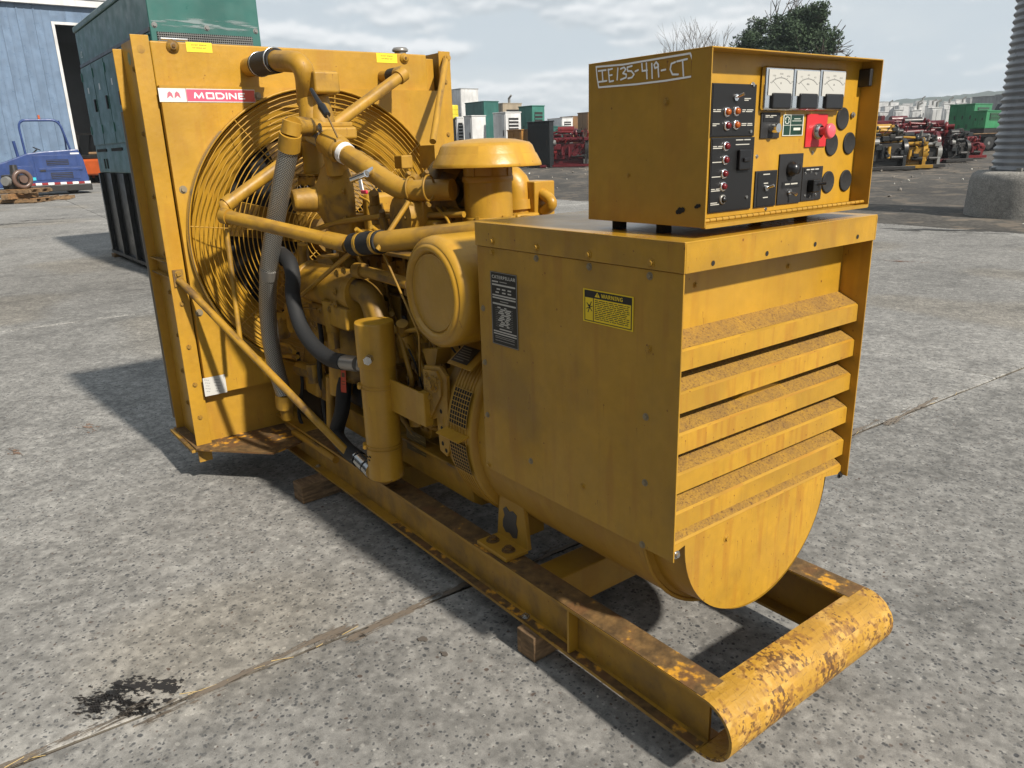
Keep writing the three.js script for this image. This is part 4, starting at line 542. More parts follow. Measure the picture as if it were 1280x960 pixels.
  part(can, 'elbow_fitting', pipe([V(cx, cb.y + 0.01, 0.375), V(cx, 0.315, 0.375), V(cx - 0.085, 0.315, 0.39)], 0.034, 0.06, 16), E[0]);
  const up = [V(cx - 0.06, 0.745, 0.39), ez(448, 455, 0.41), ez(430, 453, 0.42)];
  part(GS, 'hose_fitting', [cyl(up[0], up[1], 0.026, 0.026, 16), cyl(up[1], up[2], 0.029, 0.029, 16)], M.galv);
  part(GS, 'coolant_hose', [tube([up[2], ez(412, 448, 0.43), ez(392, 432, 0.44), ez(375, 405, 0.44), ez(366, 370, 0.43), ez(366, 345, 0.42), ez(362, 328, 0.41), ez(353, 318, 0.40)], 0.031, 18, 60)], M.rubber, { label: 'black rubber coolant hose' });
  part(GS, 'hose_clamp', [cyl(ez(352, 318, 0.4), ez(346, 316, 0.39), 0.033, 0.033, 16), cyl(ez(346, 316, 0.39), ez(336, 312, 0.34), 0.026, 0.026, 14)], M.steel);
  part(GS, 'lower_hose', [tube([ez(430, 470, 0.3), ez(428, 510, 0.32), ez(421, 540, 0.34), ez(432, 560, 0.38), ez(450, 575, 0.40)], 0.032, 16, 40)], M.rubber, { label: 'black rubber hose behind the heater canister' });
  part(GS, 'hose_fitting', [cyl(ez(447, 572, 0.40), ez(458, 583, 0.40), 0.03, 0.03, 8), cyl(ez(458, 583, 0.40), ez(466, 592, 0.395), 0.026, 0.026, 16)], M.steel);
  // braided exhaust flex from the manifold down beside the rail
  { const pts = [ez(361, 186, 0.44), ez(353, 228, 0.45), ez(343, 285, 0.46), ez(336, 340, 0.46), ez(335, 390, 0.45), ez(340, 435, 0.44), ez(348, 470, 0.42), ez(355, 492, 0.405)];
    const g = new THREE.TubeGeometry(new THREE.CatmullRomCurve3(pts), 80, 0.037, 20); const uv = g.attributes.uv; for (let i = 0; i < uv.count; i++) uv.setXY(i, uv.getX(i) * 7, uv.getY(i) * 1.5);
    const b = part(GS, 'braided_hose', g, M.braid, { keepUV: true, label: 'flexible hose in braided steel wire' });
    part(b, 'band', [cyl(pts[3].clone().lerp(pts[2], 0.1), pts[3].clone().lerp(pts[4], 0.12), 0.0395, 0.0395, 20)], M.galv);
    part(b, 'end_collar', [cyl(pts[0], pts[0].clone().lerp(ez(364, 160, 0.44), 0.75), 0.042, 0.040, 20), cyl(pts[0].clone().lerp(ez(364, 160, 0.44), 0.7), ez(366, 152, 0.43), 0.036, 0.036, 16)], E[0]);
    part(b, 'end_collar', [cyl(pts[7], ez(357, 508, 0.4), 0.041, 0.044, 16), cyl(ez(357, 508, 0.4), ez(360, 522, 0.39), 0.03, 0.03, 12)], E[0]); }
  // thermostat stack and the pipe to the header tank
  { const o = ex(312, 84, -2.377), z0 = o.z; const top = ez(384, 78, 0.26), dn = ez(383, 130, 0.22), base = ez(392, 158, 0.22);
    const pp = part(GS, 'coolant_pipe', [pipe([V(-2.10, o.y, z0), V(top.x, top.y, 0.27), V(dn.x + 0.03, dn.y, 0.23)], 0.041, 0.10, 18)], E[1], { label: 'bent coolant pipe into the header tank' });
    part(pp, 'tank_stub', [cyl(V(-2.381, o.y, z0), V(-2.18, o.y, z0 - 0.004), 0.041, 0.041, 18)], E[1]);
    part(pp, 'rubber_coupling', [cyl(V(-2.27, o.y, z0), V(-2.06, o.y - 0.004, z0 - 0.004), 0.048, 0.048, 22)], M.rubber, { label: 'black rubber coupling with chalk marks' });
    for (const x of [-2.25, -2.08]) part(pp, 'hose_clamp', torus(V(x, o.y, z0 - 0.002), XP, 0.0485, 0.0035, 28, 6), M.steel);
    const th = part(GS, 'thermostat_housing', [cyl(ez(386, 118, 0.23), ez(390, 150, 0.23), 0.045, 0.05, 18), box(dn.x + 0.03, dn.x + 0.17, dn.y + 0.03, dn.y + 0.115, 0.14, 0.25, 0.012), cyl(ez(398, 120, 0.2), ez(400, 152, 0.2), 0.04, 0.062, 18)], E[1]);
    bolt(th, ez(398, 105, 0.2), YP, 0.018, E[0]);
    const fl = ez(396, 158, 0.24); part(GS, 'manifold_flange', [box(fl.x - 0.19, fl.x + 0.12, fl.y - 0.055, fl.y - 0.005, 0.12, 0.30, 0.012), box(fl.x - 0.17, fl.x + 0.1, fl.y - 0.005, fl.y + 0.012, 0.13, 0.29, 0.004)], E[0]);
    for (const [u, v] of [[359, 152], [381, 158], [400, 160]]) bolt(th, ez(u, v, 0.302), ZP, 0.012, M.galv);
    part(GS, 'manifold_arm', [pipe([ez(396, 160, 0.24), ez(378, 158, 0.36), ez(366, 158, 0.43)], 0.036, 0.08, 14)], E[0]);
    const v0 = ez(393, 128, 0.31), hd = part(GS, 'valve_handle', [cyl(ez(389, 112, 0.3), ez(406, 140, 0.3), 0.008, 0.012, 10), cyl(ez(402, 133, 0.3), ez(409, 144, 0.3), 0.016, 0.014, 10)], M.blackGloss, { label: 'black lever valve handle' });
    part(GS, 'valve_rod', [cyl(ez(408, 142, 0.3), ez(422, 172, 0.28), 0.004, 0.004, 6)], E[2]);
    // vertical tank below
    const t1 = ez(391, 175, 0.18), t2 = ez(394, 218, 0.18); part(GS, 'expansion_column', [cyl(t1, t2, 0.048, 0.048, 22), lathe([[0.05, 0], [0.05, 0.012], [0.048, 0.014]], t2.clone().add(V(0, -0.01, 0)), YP, 22)], M.p[0]);
    // crossing pipe to the turbocharger
    const a = ez(391, 168, 0.27), b = ez(411, 178, 0.27), c = ez(485, 228, 0.22), d = ez(505, 237, 0.2), e = ez(566, 237, 0.10);
    const cp = part(GS, 'charge_pipe', [pipe([b, c, d.clone().add(V(0, -0.005, 0)), e], 0.037, 0.09, 18), lathe([[0.03, 0], [0.05, 0.01], [0.052, 0.10], [0.04, 0.11]], b.clone().lerp(a, 0.2), c.clone().sub(b), 20), cyl(b.clone().lerp(c, 0.06), ez(424, 215, 0.24), 0.042, 0.05, 16)], E[1], { label: 'diagonal pipe with taped joints running to the turbocharger' });
    part(cp, 'sealing_tape', [cyl(a, b.clone().lerp(a, 0.3), 0.036, 0.036, 18)], M.galv); part(cp, 'sealing_tape', [cyl(b.clone().lerp(c, 0.27), b.clone().lerp(c, 0.33), 0.042, 0.04, 18)], M.white);
    for (const [u, v] of [[514, 236], [536, 235]]) { const q = ez(u, v, 0.185); part(cp, 'hose_clamp', [torus(q, e.clone().sub(d), 0.0425, 0.004, 26, 6), cyl(q.clone().add(V(-0.01, 0.04, 0.01)), q.clone().add(V(0.01, 0.055, 0.01)), 0.008, 0.008, 8), cyl(q.clone().add(V(0, -0.05, 0.01)), q.clone().add(V(0.03, -0.055, 0.02)), 0.007, 0.007, 8)], E[2]); }
    const vv = ez(452, 222, 0.30); part(GS, 'sample_valve', [cyl(ez(440, 224, 0.31), ez(458, 217, 0.29), 0.0125, 0.0125, 14), cyl(ez(458, 217, 0.29), ez(465, 212, 0.25), 0.011, 0.011, 12)], M.chrome); part(GS, 'valve_lever', [extZ([[0, 0], [0.02, 0.002], [0.03, -0.035], [0.006, -0.035]], 0.305, 0.309).translate(vv.x - 0.01, vv.y - 0.008, 0)], M.white); part(GS, 'valve_grip', [box(vv.x + 0.004, vv.x + 0.048, vv.y - 0.056, vv.y - 0.042, 0.302, 0.312, 0.005)], std({ color: rgb(0.6, 0.03, 0.07), roughness: 0.4 }));
  }
  // long coolant pipe: down from the far corner of the header tank, round the elbow and back to the engine
  { const p0 = V(-2.377, 1.847, -0.24), p1 = ex(505, 92, -2.17), p2 = ex(268, 267, -2.02), p3 = ez(438, 306, 0.35), p4 = ez(450, 305, 0.34);
    const lp = part(GS, 'return_pipe', [pipe([p1, p2, p3], 0.0265, 0.055, 16)], M.eng[1], { label: 'long pipe crossing in front of the fan guard with an elbow' });
    part(lp, 'elbow_collar', [cyl(p2.clone().lerp(p1, 0.05), p2.clone().lerp(p1, 0.085), 0.032, 0.032, 16)], M.eng[0]); part(lp, 'elbow_collar', [cyl(p2.clone().lerp(p3, 0.07), p2.clone().lerp(p3, 0.12), 0.032, 0.032, 16)], M.eng[0]); part(lp, 'elbow_collar', [cyl(p3.clone().lerp(p2, 0.02), p3.clone().lerp(p2, 0.16), 0.033, 0.031, 16)], M.eng[0]);
    part(lp, 'elbow_collar', [cyl(p1.clone().add(V(0.015, 0, 0)), p1.clone().add(V(-0.055, 0, 0)), 0.036, 0.036, 16), cyl(p1.clone().lerp(p2, 0.0), p1.clone().lerp(p2, 0.035), 0.033, 0.033, 16)], M.eng[1]);
    const st = V(-2.38, p1.y + 0.004, p1.z); part(lp, 'tank_stub', [cyl(st, V(p1.x, p1.y, p1.z), 0.027, 0.027, 16)], M.eng[1]); part(lp, 'rubber_coupling', [cyl(V(-2.30, p1.y, p1.z), V(-2.225, p1.y, p1.z), 0.034, 0.034, 18)], M.rubber);
    const q0 = p3, q1 = ez(478, 302, 0.33), q2 = ez(640, 285, 0.12); part(GS, 'inlet_pipe', [pipe([q1.clone().lerp(q0, 0.2), q1, q2], 0.036, 0.05, 16)], M.eng[1]);
    const hs = part(GS, 'rubber_coupling', [cyl(q0.clone().lerp(q1, 0.12), q1.clone().lerp(q0, 0.02), 0.041, 0.041, 20)], M.rubber, { label: 'black rubber coupling with two yellow clamps' });
    for (const t of [0.36, 0.84]) { const q = q0.clone().lerp(q1, t); part(hs, 'band_clamp', [cyl(q, q.clone().lerp(q1, 0.16 / (1 - t) * 0.5), 0.043, 0.043, 20), cyl(q.clone().add(V(0.005, 0.04, 0.0)), q.clone().add(V(0.012, 0.055, 0.022)), 0.008, 0.008, 8)], M.p[2]); } }
  // water pump / drive housing with snout
  { const c = ez(421, 248, 0.22), s = ez(378, 254, 0.40);
    const wp = part(GS, 'drive_housing', [lathe([[0.178, 0], [0.185, 0.012], [0.185, 0.028], [0.17, 0.036], [0.158, 0.05], [0.12, 0.085], [0.075, 0.105], [0.056, 0.12]], V(c.x, c.y, 0.18), V(-0.25, 0, 1), 40)], E[0], { label: 'round bolted housing with a stub nose' });
    const d0 = V(c.x, c.y, 0.18).addScaledVector(V(-0.25, 0, 1).normalize(), 0.11), d1 = d0.clone().addScaledVector(V(-0.25, 0, 1).normalize(), 0.09); part(wp, 'snout', [cyl(d0, d1, 0.052, 0.044, 24), lathe([[0.044, 0], [0.042, 0.012], [0.03, 0.014], [0.028, 0.006], [0, 0.006]], d1, V(-0.25, 0, 1), 24)], M.eng[1]);
    for (let i = 0; i < 10; i++) { const a = i / 10 * 6.283 + 0.2; bolt(wp, V(c.x - 0.012 + Math.cos(a) * 0.172, c.y + Math.sin(a) * 0.172, 0.218 + Math.cos(a) * 0.043), V(-0.25, 0, 1), 0.008, E[1]); }
    part(GS, 'housing_bracket', [box(c.x + 0.13, c.x + 0.19, 1.10, 1.34, 0.02, 0.18, 0.02), box(c.x - 0.05, c.x + 0.2, 1.10, 1.2, -0.1, 0.2, 0.02)], E[1]);
    const gp = ez(380, 238, 0.25); part(GS, 'gauge_bracket', [box(gp.x - 0.10, gp.x + 0.09, gp.y - 0.06, gp.y + 0.06, 0.20, 0.235, 0.006), box(gp.x - 0.1, gp.x + 0.1, gp.y + 0.06, gp.y + 0.068, 0.12, 0.24)], E[0]);
    for (const u of [378, 387]) { const q = ez(u, 238, 0.235); part(GS, 'dial_gauge', [lathe([[0.022, 0], [0.024, 0.012], [0.02, 0.014], [0.019, 0.008], [0, 0.008]], q, ZP, 22)], M.blackGloss); part(GS, 'dial_rim', torus(q.clone().add(V(0, 0, 0.013)), ZP, 0.0225, 0.0025, 24, 6), M.chrome); }
    for (const [u, v] of [[372, 222], [385, 222]]) bolt(GS.children[GS.children.length - 1], ez(u, v, 0.24), YP, 0.009, E[1]); }
  // turbocharger, pre-cleaner and air cleaner
  { const tc = ez(566, 238, 0.02); const tb = part(GS, 'turbocharger', [lathe([[0.03, -0.04], [0.05, -0.02], [0.10, 0.0], [0.115, 0.03], [0.11, 0.06], [0.10, 0.09], [0.08, 0.14]], V(tc.x - 0.05, tc.y, 0.04), V(1, 0, -0.25), 36), torus(V(tc.x + 0.0, tc.y, 0.03), V(1, 0, -0.25), 0.085, 0.038, 36, 12)], E[2], { label: 'turbocharger casing behind the pre-cleaner' });
    part(tb, 'v_band', torus(V(tc.x - 0.02, tc.y, 0.035), V(1, 0, -0.25), 0.114, 0.006, 36, 6), E[3]);
    part(GS, 'turbo_pedestal', [box(tc.x - 0.12, tc.x + 0.1, 1.18, 1.30, -0.08, 0.10, 0.02)], E[3]);
    const hs = ez(510, 212, 0.05); part(GS, 'heat_shield', [extZ([[hs.x - 0.22, 1.40], [hs.x + 0.0, 1.455], [hs.x + 0.34, 1.455], [hs.x + 0.34, 1.30], [hs.x - 0.22, 1.30]], -0.14, -0.13), box(hs.x - 0.2, hs.x + 0.33, 1.22, 1.31, -0.16, 0.0, 0.02)], E[1]);
    for (const dx of [0.06, 0.2]) part(GS, 'heat_shield_lug', [cyl(V(hs.x + dx, 1.43, -0.13), V(hs.x + dx, 1.43, -0.105), 0.018, 0.016, 14)], E[0]);
    { const a = ez(524, 182, -0.3), b = ez(545, 210, -0.3); part(GS, 'guard_bracket', [box(a.x, b.x, b.y, a.y, -0.304, -0.298), box(b.x - 0.004, b.x, b.y, a.y, -0.40, -0.304)], E[1]); part(GS, 'guard_bracket', [box(b.x - 0.2, b.x - 0.13, b.y, a.y - 0.04, -0.26, -0.2, 0.006)], E[0]); }
    part(GS, 'exhaust_manifold', [cyl(V(-1.9, 1.17, -0.2), V(-1.05, 1.2, -0.2), 0.055, 0.055, 18), cyl(V(-1.75, 1.17, -0.2), V(-1.75, 1.02, -0.15), 0.04, 0.04, 12), cyl(V(-1.4, 1.17, -0.2), V(-1.4, 1.02, -0.15), 0.04, 0.04, 12), cyl(V(-1.1, 1.17, -0.2), V(-1.1, 1.02, -0.15), 0.04, 0.04, 12)], E[3]);
    const pc = V(-1.02, 0, -0.005); const body = part(GS, 'pre_cleaner', [cyl(V(pc.x, 1.235, pc.z), V(pc.x, 1.47, pc.z), 0.085, 0.084, 36), lathe([[0.09, 0], [0.092, 0.006], [0.09, 0.03], [0.087, 0.034]], V(pc.x, 1.235, pc.z), YP, 36), lathe([[0.0855, 0], [0.089, 0.004], [0.089, 0.018], [0.0855, 0.022]], V(pc.x, 1.385, pc.z), YP, 36)], M.p[0], { label: 'mushroom shaped air pre-cleaner' });
    part(body, 'rain_cap', lathe([[0.08, 0.03], [0.14, 0.012], [0.184, -0.016], [0.189, -0.014], [0.186, -0.002], [0.171, 0.026], [0.168, 0.028], [0.158, 0.052], [0.148, 0.062], [0.10, 0.073], [0.05, 0.077], [0, 0.078]], V(pc.x, 1.452, pc.z), YP, 56), paint(pS, 1.08, 0.55), { label: 'wide domed rain cap' });
    for (let k = 0; k < 6; k++) { const a = k / 6 * 6.283 + 0.5; part(body, 'clip', box(-0.006, 0.006, 1.24, 1.275, 0.089, 0.094).rotateY(a).translate(pc.x, 0, pc.z), M.p[3]); }
    for (let k = 0; k < 5; k++) { const a = 0.4 + k * 0.75; part(body, 'seam_line', box(-0.002, 0.002, 1.405, 1.455, 0.0835, 0.0875).rotateY(a).translate(pc.x, 0, pc.z), M.p[3]); }
    const ac = V(-0.745, 1.085, 0); part(GS, 'air_cleaner', [lathe([[0.17, 0], [0.172, 0.28], [0.168, 0.30], [0.155, 0.312], [0.150, 0.310], [0.146, 0.316], [0.138, 0.322], [0.128, 0.318], [0.124, 0.306], [0.121, 0.304], [0.119, 0.309], [0.116, 0.309], [0.112, 0.306], [0.05, 0.311], [0, 0.312]], V(-0.765, 1.082, 0.09), ZP, 64)], M.p[0], { label: 'large round air cleaner canister beside the housing' });
    part(GS, 'air_cleaner_band', torus(V(-0.765, 1.082, 0.18), ZP, 0.172, 0.004, 56, 6), E[2]);
    part(GS, 'air_duct', [pipe([V(-0.765, 1.082, 0.10), V(-0.9, 1.15, 0.0), V(-1.02, 1.25, 0.0)], 0.07, 0.15, 20)], E[2]);
    const q1 = ez(646, 232, -0.25), q2 = ez(647, 258, -0.25); part(GS, 'crossover_elbow', [pipe([V(q1.x - 0.16, q1.y + 0.02, -0.12), V(q1.x + 0.0, q1.y + 0.03, -0.25), V(q2.x, q2.y - 0.02, -0.25)], 0.058, 0.11, 18), cyl(ez(647, 250, -0.25), ez(648, 262, -0.25), 0.066, 0.066, 18), box(q2.x - 0.08, q2.x + 0.1, 1.18, 1.26, -0.34, -0.17, 0.01)], M.p[0]);
    const w1 = ez(668, 236, -0.3), w2 = ez(696, 254, -0.3), w3 = ez(672, 268, -0.3); part(GS, 'breather_pipe', [pipe([w1.clone().add(V(-0.05, -0.06, 0)), w1, w2, w3.clone().add(V(-0.02, -0.01, 0)), w3.clone().add(V(-0.2, -0.03, 0))], 0.021, 0.06, 12), box(w1.x - 0.06, w1.x + 0.05, 1.20, w1.y + 0.03, -0.36, -0.26, 0.006)], M.p[2]); }
  // lower side: oil cooler, filters, pump
  { const z = 0.27, a = ez(392, 352, z), b = ez(446, 352, z);
    const oc = part(GS, 'oil_cooler', [cyl(V(a.x, a.y, z), V(b.x + 0.06, a.y + 0.01, z), 0.085, 0.085, 28), lathe([[0.095, 0], [0.097, 0.02], [0.085, 0.024]], V(a.x, a.y, z), XP, 28), box(b.x - 0.15, b.x + 0.06, a.y - 0.13, a.y - 0.04, z, z + 0.09, 0.012)], E[1]);
    for (const [u, v] of [[421, 342], [418, 365], [419, 381], [430, 338]]) bolt(oc, ez(u, v, z + 0.088), ZP, 0.01, E[0]);
    part(GS, 'oil_elbow', [pipe([V(b.x + 0.0, a.y + 0.03, z + 0.02), V(b.x + 0.16, a.y + 0.02, z + 0.02), V(b.x + 0.23, a.y - 0.12, z + 0.03), V(b.x + 0.13, a.y - 0.21, z + 0.02)], 0.047, 0.1, 18)], E[3]);
    part(GS, 'oil_line', [pipe([ez(444, 338, 0.3), ez(460, 340, 0.3), ez(512, 355, 0.26)], 0.022, 0.05, 12), cyl(ez(446, 338, 0.3), ez(455, 339, 0.3), 0.03, 0.03, 14)], E[0]);
    const f1 = ez(437, 398, 0.27), f2 = ez(440, 490, 0.27); const of = part(GS, 'oil_filter', [cyl(V(f1.x, 0.60, 0.24), V(f1.x, 0.93, 0.24), 0.085, 0.085, 26), lathe([[0.085, 0], [0.07, -0.02], [0, -0.024]], V(f1.x, 0.60, 0.24), YP, 26)], E[3]);
    part(of, 'filter_head', [box(f1.x - 0.12, f1.x + 0.12, 0.93, 0.985, 0.14, 0.33, 0.012), cyl(V(f1.x - 0.02, 0.80, 0.335), V(f1.x - 0.02, 0.93, 0.335), 0.033, 0.04, 8), cyl(V(f1.x - 0.02, 0.73, 0.335), V(f1.x - 0.02, 0.82, 0.335), 0.026, 0.026, 6)], E[0]);
    label(of, 'filter_label', [ez(426, 490, 0.33), ez(433, 491, 0.33), ez(432, 462, 0.33), ez(426, 461, 0.33)], canvas(32, 96, (g, w, h) => { g.fillStyle = '#b02a1e'; g.fillRect(0, 0, w, h); g.fillStyle = '#2a1512'; g.fillRect(6, 14, 20, 18); g.fillRect(6, 48, 20, 3); g.fillRect(6, 60, 20, 3); }));
    part(of, 'fuel_filter', [cyl(ez(427, 490, 0.30), ez(424, 400, 0.30), 0.05, 0.05, 22)], E[1]);
    for (const [a, b, r] of [[ez(414, 545, 0.30), ez(413, 470, 0.30), 0.02], [ez(383, 382, 0.22), ez(378, 305, 0.24), 0.024], [ez(346, 365, 0.3), ez(347, 335, 0.3), 0.03]]) part(GS, 'upright_pipe', cyl(a, b, r, r, 12), E[1]);
    const fp = ez(385, 398, 0.28); const pu = part(GS, 'fuel_pump', [box(fp.x - 0.12, fp.x + 0.10, fp.y - 0.10, fp.y + 0.05, 0.18, 0.29, 0.02), cyl(V(fp.x - 0.02, fp.y - 0.02, 0.28), V(fp.x - 0.02, fp.y - 0.02, 0.36), 0.045, 0.038, 18), cyl(V(fp.x - 0.1, fp.y + 0.02, 0.25), V(fp.x - 0.1, fp.y + 0.02, 0.33), 0.05, 0.05, 16), cyl(V(fp.x - 0.02, fp.y - 0.1, 0.26), V(fp.x - 0.02, fp.y - 0.30, 0.26), 0.03, 0.026, 12), box(fp.x - 0.06, fp.x + 0.09, fp.y - 0.36, fp.y - 0.26, 0.22, 0.31, 0.02)], E[0]);
    for (const [u, v] of [[391, 404], [396, 411], [388, 412], [352, 400], [400, 388], [412, 387]]) bolt(pu, ez(u, v, 0.36), ZP, 0.009, E[2]);
    part(GS, 'governor_housing', [box(fp.x + 0.06, fp.x + 0.24, fp.y + 0.0, fp.y + 0.10, 0.19, 0.30, 0.015)], E[0]); part(GS, 'governor_cover', [cyl(ez(351, 395, 0.33), ez(352, 420, 0.33), 0.05, 0.04, 14), box(ez(345, 400, 0.3).x - 0.06, ez(345, 400, 0.3).x + 0.08, 0.78, 0.90, 0.2, 0.32, 0.015)], E[0]);
    part(GS, 'linkage', [cyl(ez(348, 428, 0.34), ez(362, 433, 0.34), 0.009, 0.009, 8), cyl(ez(362, 433, 0.34), ez(368, 440, 0.34), 0.014, 0.012, 8), cyl(ez(354, 445, 0.33), ez(372, 446, 0.32), 0.011, 0.011, 8), cyl(ez(375, 460, 0.31), ez(392, 466, 0.31), 0.035, 0.03, 12), cyl(ez(390, 455, 0.31), ez(393, 478, 0.31), 0.028, 0.028, 12)], E[0]);
    part(GS, 'starter_motor', [cyl(V(-1.75, 0.50, 0.2), V(-1.45, 0.50, 0.2), 0.07, 0.07, 22), cyl(V(-1.70, 0.58, 0.23), V(-1.53, 0.58, 0.23), 0.035, 0.035, 16)], M.black);
    part(GS, 'timing_cover', [extX([[-0.2, 0.40], [0.2, 0.40], [0.24, 0.75], [0.2, 1.05], [-0.2, 1.05], [-0.24, 0.75]], -2.06, -1.98, 0.01), cyl(V(-2.12, 0.62, 0), V(-2.06, 0.62, 0), 0.12, 0.12, 28)], E[1]);
    part(GS, 'drive_belt', [torus(V(-2.10, 0.62, 0), XP, 0.125, 0.012, 32, 6), box(-2.11, -2.09, 0.62, 1.12, 0.10, 0.112), box(-2.11, -2.09, 0.62, 1.12, -0.112, -0.10)], M.rubber);
    part(GS, 'side_bracket', [extZ([[ez(380, 535, 0.3).x, 0.42], [ez(400, 520, 0.3).x + 0.1, 0.42], [ez(392, 470, 0.3).x, 0.64], [ez(384, 470, 0.3).x - 0.02, 0.64]], 0.27, 0.29)], E[3]);
    { const r = rng(909), cl = [[-1.98, -1.40, 0.46, 1.02, 46], [-1.42, -0.98, 0.48, 1.05, 34], [-1.85, -1.2, 1.13, 1.30, 20]]; // small castings, unions and short lines along the side of the engine
      for (const [xa, xb, ya, yb, n] of cl) for (let i = 0; i < n; i++) {
        const x = mix(xa, xb, r()), y = mix(ya, yb, r()), z = ya > 1.1 ? 0.05 + r() * 0.16 : 0.15 + r() * 0.12, s = 0.012 + r() * 0.026, k = r(), m = k > 0.93 ? M.rubber : E[Math.floor(r() * 4)];
        if (k < 0.28) part(GS, 'union_fitting', [cyl(V(x, y, z), V(x, y + s * 2.2, z + s * 0.4), s, s, 6), cyl(V(x, y + s * 2, z + s * 0.4), V(x + s, y + s * 3.6, z + s), s * 0.6, s * 0.6, 10)], m);
        else if (k < 0.5) part(GS, 'bracket', [box(x, x + s * 3.5, y, y + s * 2.4, z - s, z + s, 0.006), box(x + s, x + s * 1.6, y - s * 2.5, y, z - s * 0.8, z + s * 0.8)], m);
        else if (k < 0.66) { const c = part(GS, 'cover_plate', [cyl(V(x, y, z - 0.03), V(x, y, z + s), s * 2.2, s * 2.1, 18)], m); bolt(c, V(x + s, y, z + s), ZP, 0.006, E[2]); bolt(c, V(x - s, y, z + s), ZP, 0.006, E[2]); }
        else part(GS, k > 0.93 ? 'wire' : 'fuel_line', [pipe([V(x, y, z), V(x + (r() - 0.5) * 0.16, y + 0.06 + r() * 0.08, z + 0.04 * r()), V(x + (r() - 0.2) * 0.3, y - 0.12 * r(), z + 0.05 * r()), V(x + (r() - 0.2) * 0.36, y - 0.22 * r(), z)], k > 0.93 ? 0.0035 : 0.005 + r() * 0.006, 0.03, 8)], m);
      } }
    for (const [k, pts] of [[0.011, [ez(398, 395, 0.27), ez(402, 425, 0.3), ez(399, 455, 0.3), ez(404, 500, 0.28), ez(410, 540, 0.28)]], [0.009, [ez(372, 440, 0.3), ez(378, 480, 0.31), ez(374, 520, 0.32), ez(386, 545, 0.32)]], [0.012, [ez(440, 392, 0.29), ez(425, 384, 0.32), ez(408, 392, 0.3)]], [0.008, [ez(505, 395, 0.24), ez(515, 440, 0.25), ez(512, 480, 0.24)]]]) part(GS, 'cable_loom', tube(pts, k, 8, 24), M.rubber);
    part(GS, 'starter_solenoid', [cyl(ez(398, 420, 0.18), ez(412, 424, 0.18), 0.07, 0.07, 18)], M.black); part(GS, 'starter_casing', [cyl(ez(385, 500, 0.17), ez(420, 510, 0.17), 0.08, 0.08, 18)], M.black);
    // rods, lines and wires
    const rod = (pts, r, m = E[2], n = 'rod') => part(GS, n, [pipe(pts, r, r * 4, 8)], m);
    rod([ez(511, 252, 0.24), ez(472, 312, 0.36)], 0.009, E[1], 'support_rod'); rod([ez(439, 315, 0.34), ez(368, 377, 0.38)], 0.009, E[1], 'support_rod');
    rod([ez(392, 288, 0.3), ez(420, 278, 0.27), ez(470, 271, 0.22), ez(580, 268, 0.1)], 0.011, E[0], 'fuel_line'); rod([ez(480, 318, 0.32), ez(492, 345, 0.32), ez(524, 418, 0.32), ez(525, 470, 0.3)], 0.004, E[1], 'sensing_line'); rod([ez(450, 246, 0.2), ez(462, 252, 0.2), ez(468, 272, 0.2), ez(470, 300, 0.25)], 0.005, M.p[2], 'sensing_line');
    rod([ez(355, 390, 0.36), ez(380, 384, 0.34), ez(396, 386, 0.33)], 0.004, E[0], 'injector_line'); rod([ez(382, 300, 0.22), ez(388, 340, 0.24), ez(390, 370, 0.25)], 0.007, E[2], 'injector_line'); rod([ez(368, 540, 0.36), ez(392, 555, 0.36), ez(420, 575, 0.355)], 0.017, E[0], 'drain_pipe');
    rod([ez(497, 415, 0.3), ez(520, 412, 0.27), ez(530, 411, 0.25)], 0.008, E[1], 'oil_line'); rod([ez(545, 258, 0.12), ez(560, 275, 0.14), ez(566, 292, 0.16)], 0.005, E[1], 'oil_line');
    for (let i = 0; i < 6; i++) rod([V(-1.82 + i * 0.15, 1.10, 0.15), V(-1.80 + i * 0.15, 1.17, 0.13), V(-1.80 + i * 0.15, 1.2, 0.08)], 0.006, E[0], 'injector_line');
    for (let i = 0; i < 5; i++) { const x = -1.62 + i * 0.12; part(GS, 'intake_runner', [pipe([V(x, 1.19, 0.02), V(x + 0.01, 1.33, 0.0), V(x + 0.03, 1.40, -0.06)], 0.028, 0.05, 12)], E[1]); }
    part(GS, 'aftercooler', [box(-1.68, -1.12, 1.19, 1.26, -0.10, 0.16, 0.02), box(-1.64, -1.15, 1.26, 1.275, -0.08, 0.14, 0.005)], E[1]);
    part(GS, 'rocker_flange', [box(-1.86, -0.86, 1.125, 1.14, 0.10, 0.235, 0.004)], E[0]);
    part(GS, 'side_cover', [box(-1.20, -0.88, 0.56, 0.97, 0.165, 0.18, 0.008)], E[1]); part(GS, 'support_lug', [extZ([[-1.02, 0.84], [-0.92, 0.86], [-0.94, 0.80], [-0.99, 0.78]], 0.24, 0.30)], E[1]);
  }
}
// timber the skid stands on
[[-0.412, -0.33, 0.255, 0.386, 'short timber block under the near skid rail beside the bumper'], [-1.93, -1.84, 0.30, 0.49, 'short timber block under the near skid rail beside the radiator shelf'], [-0.39, -0.30, -0.40, -0.24, 'short timber block under the far skid rail behind the rounded end plate'], [-1.95, -1.86, -0.46, -0.26, 'timber block under the far skid rail below the engine']].forEach(([x0, x1, z0, z1, l]) => {
  const cx = (x0 + x1) / 2, cz = (z0 + z1) / 2, t = thing('timber_block', l, 'wood block', V(cx, 0, cz), 0, 'timber blocks under the skid'); part(t, 'timber', box(x0 - cx, x1 - cx, 0.003, 0.0895, z0 - cz, z1 - cz, 0.004), M.wood); t.rotation.y = (rnd() - 0.5) * 0.1;
});

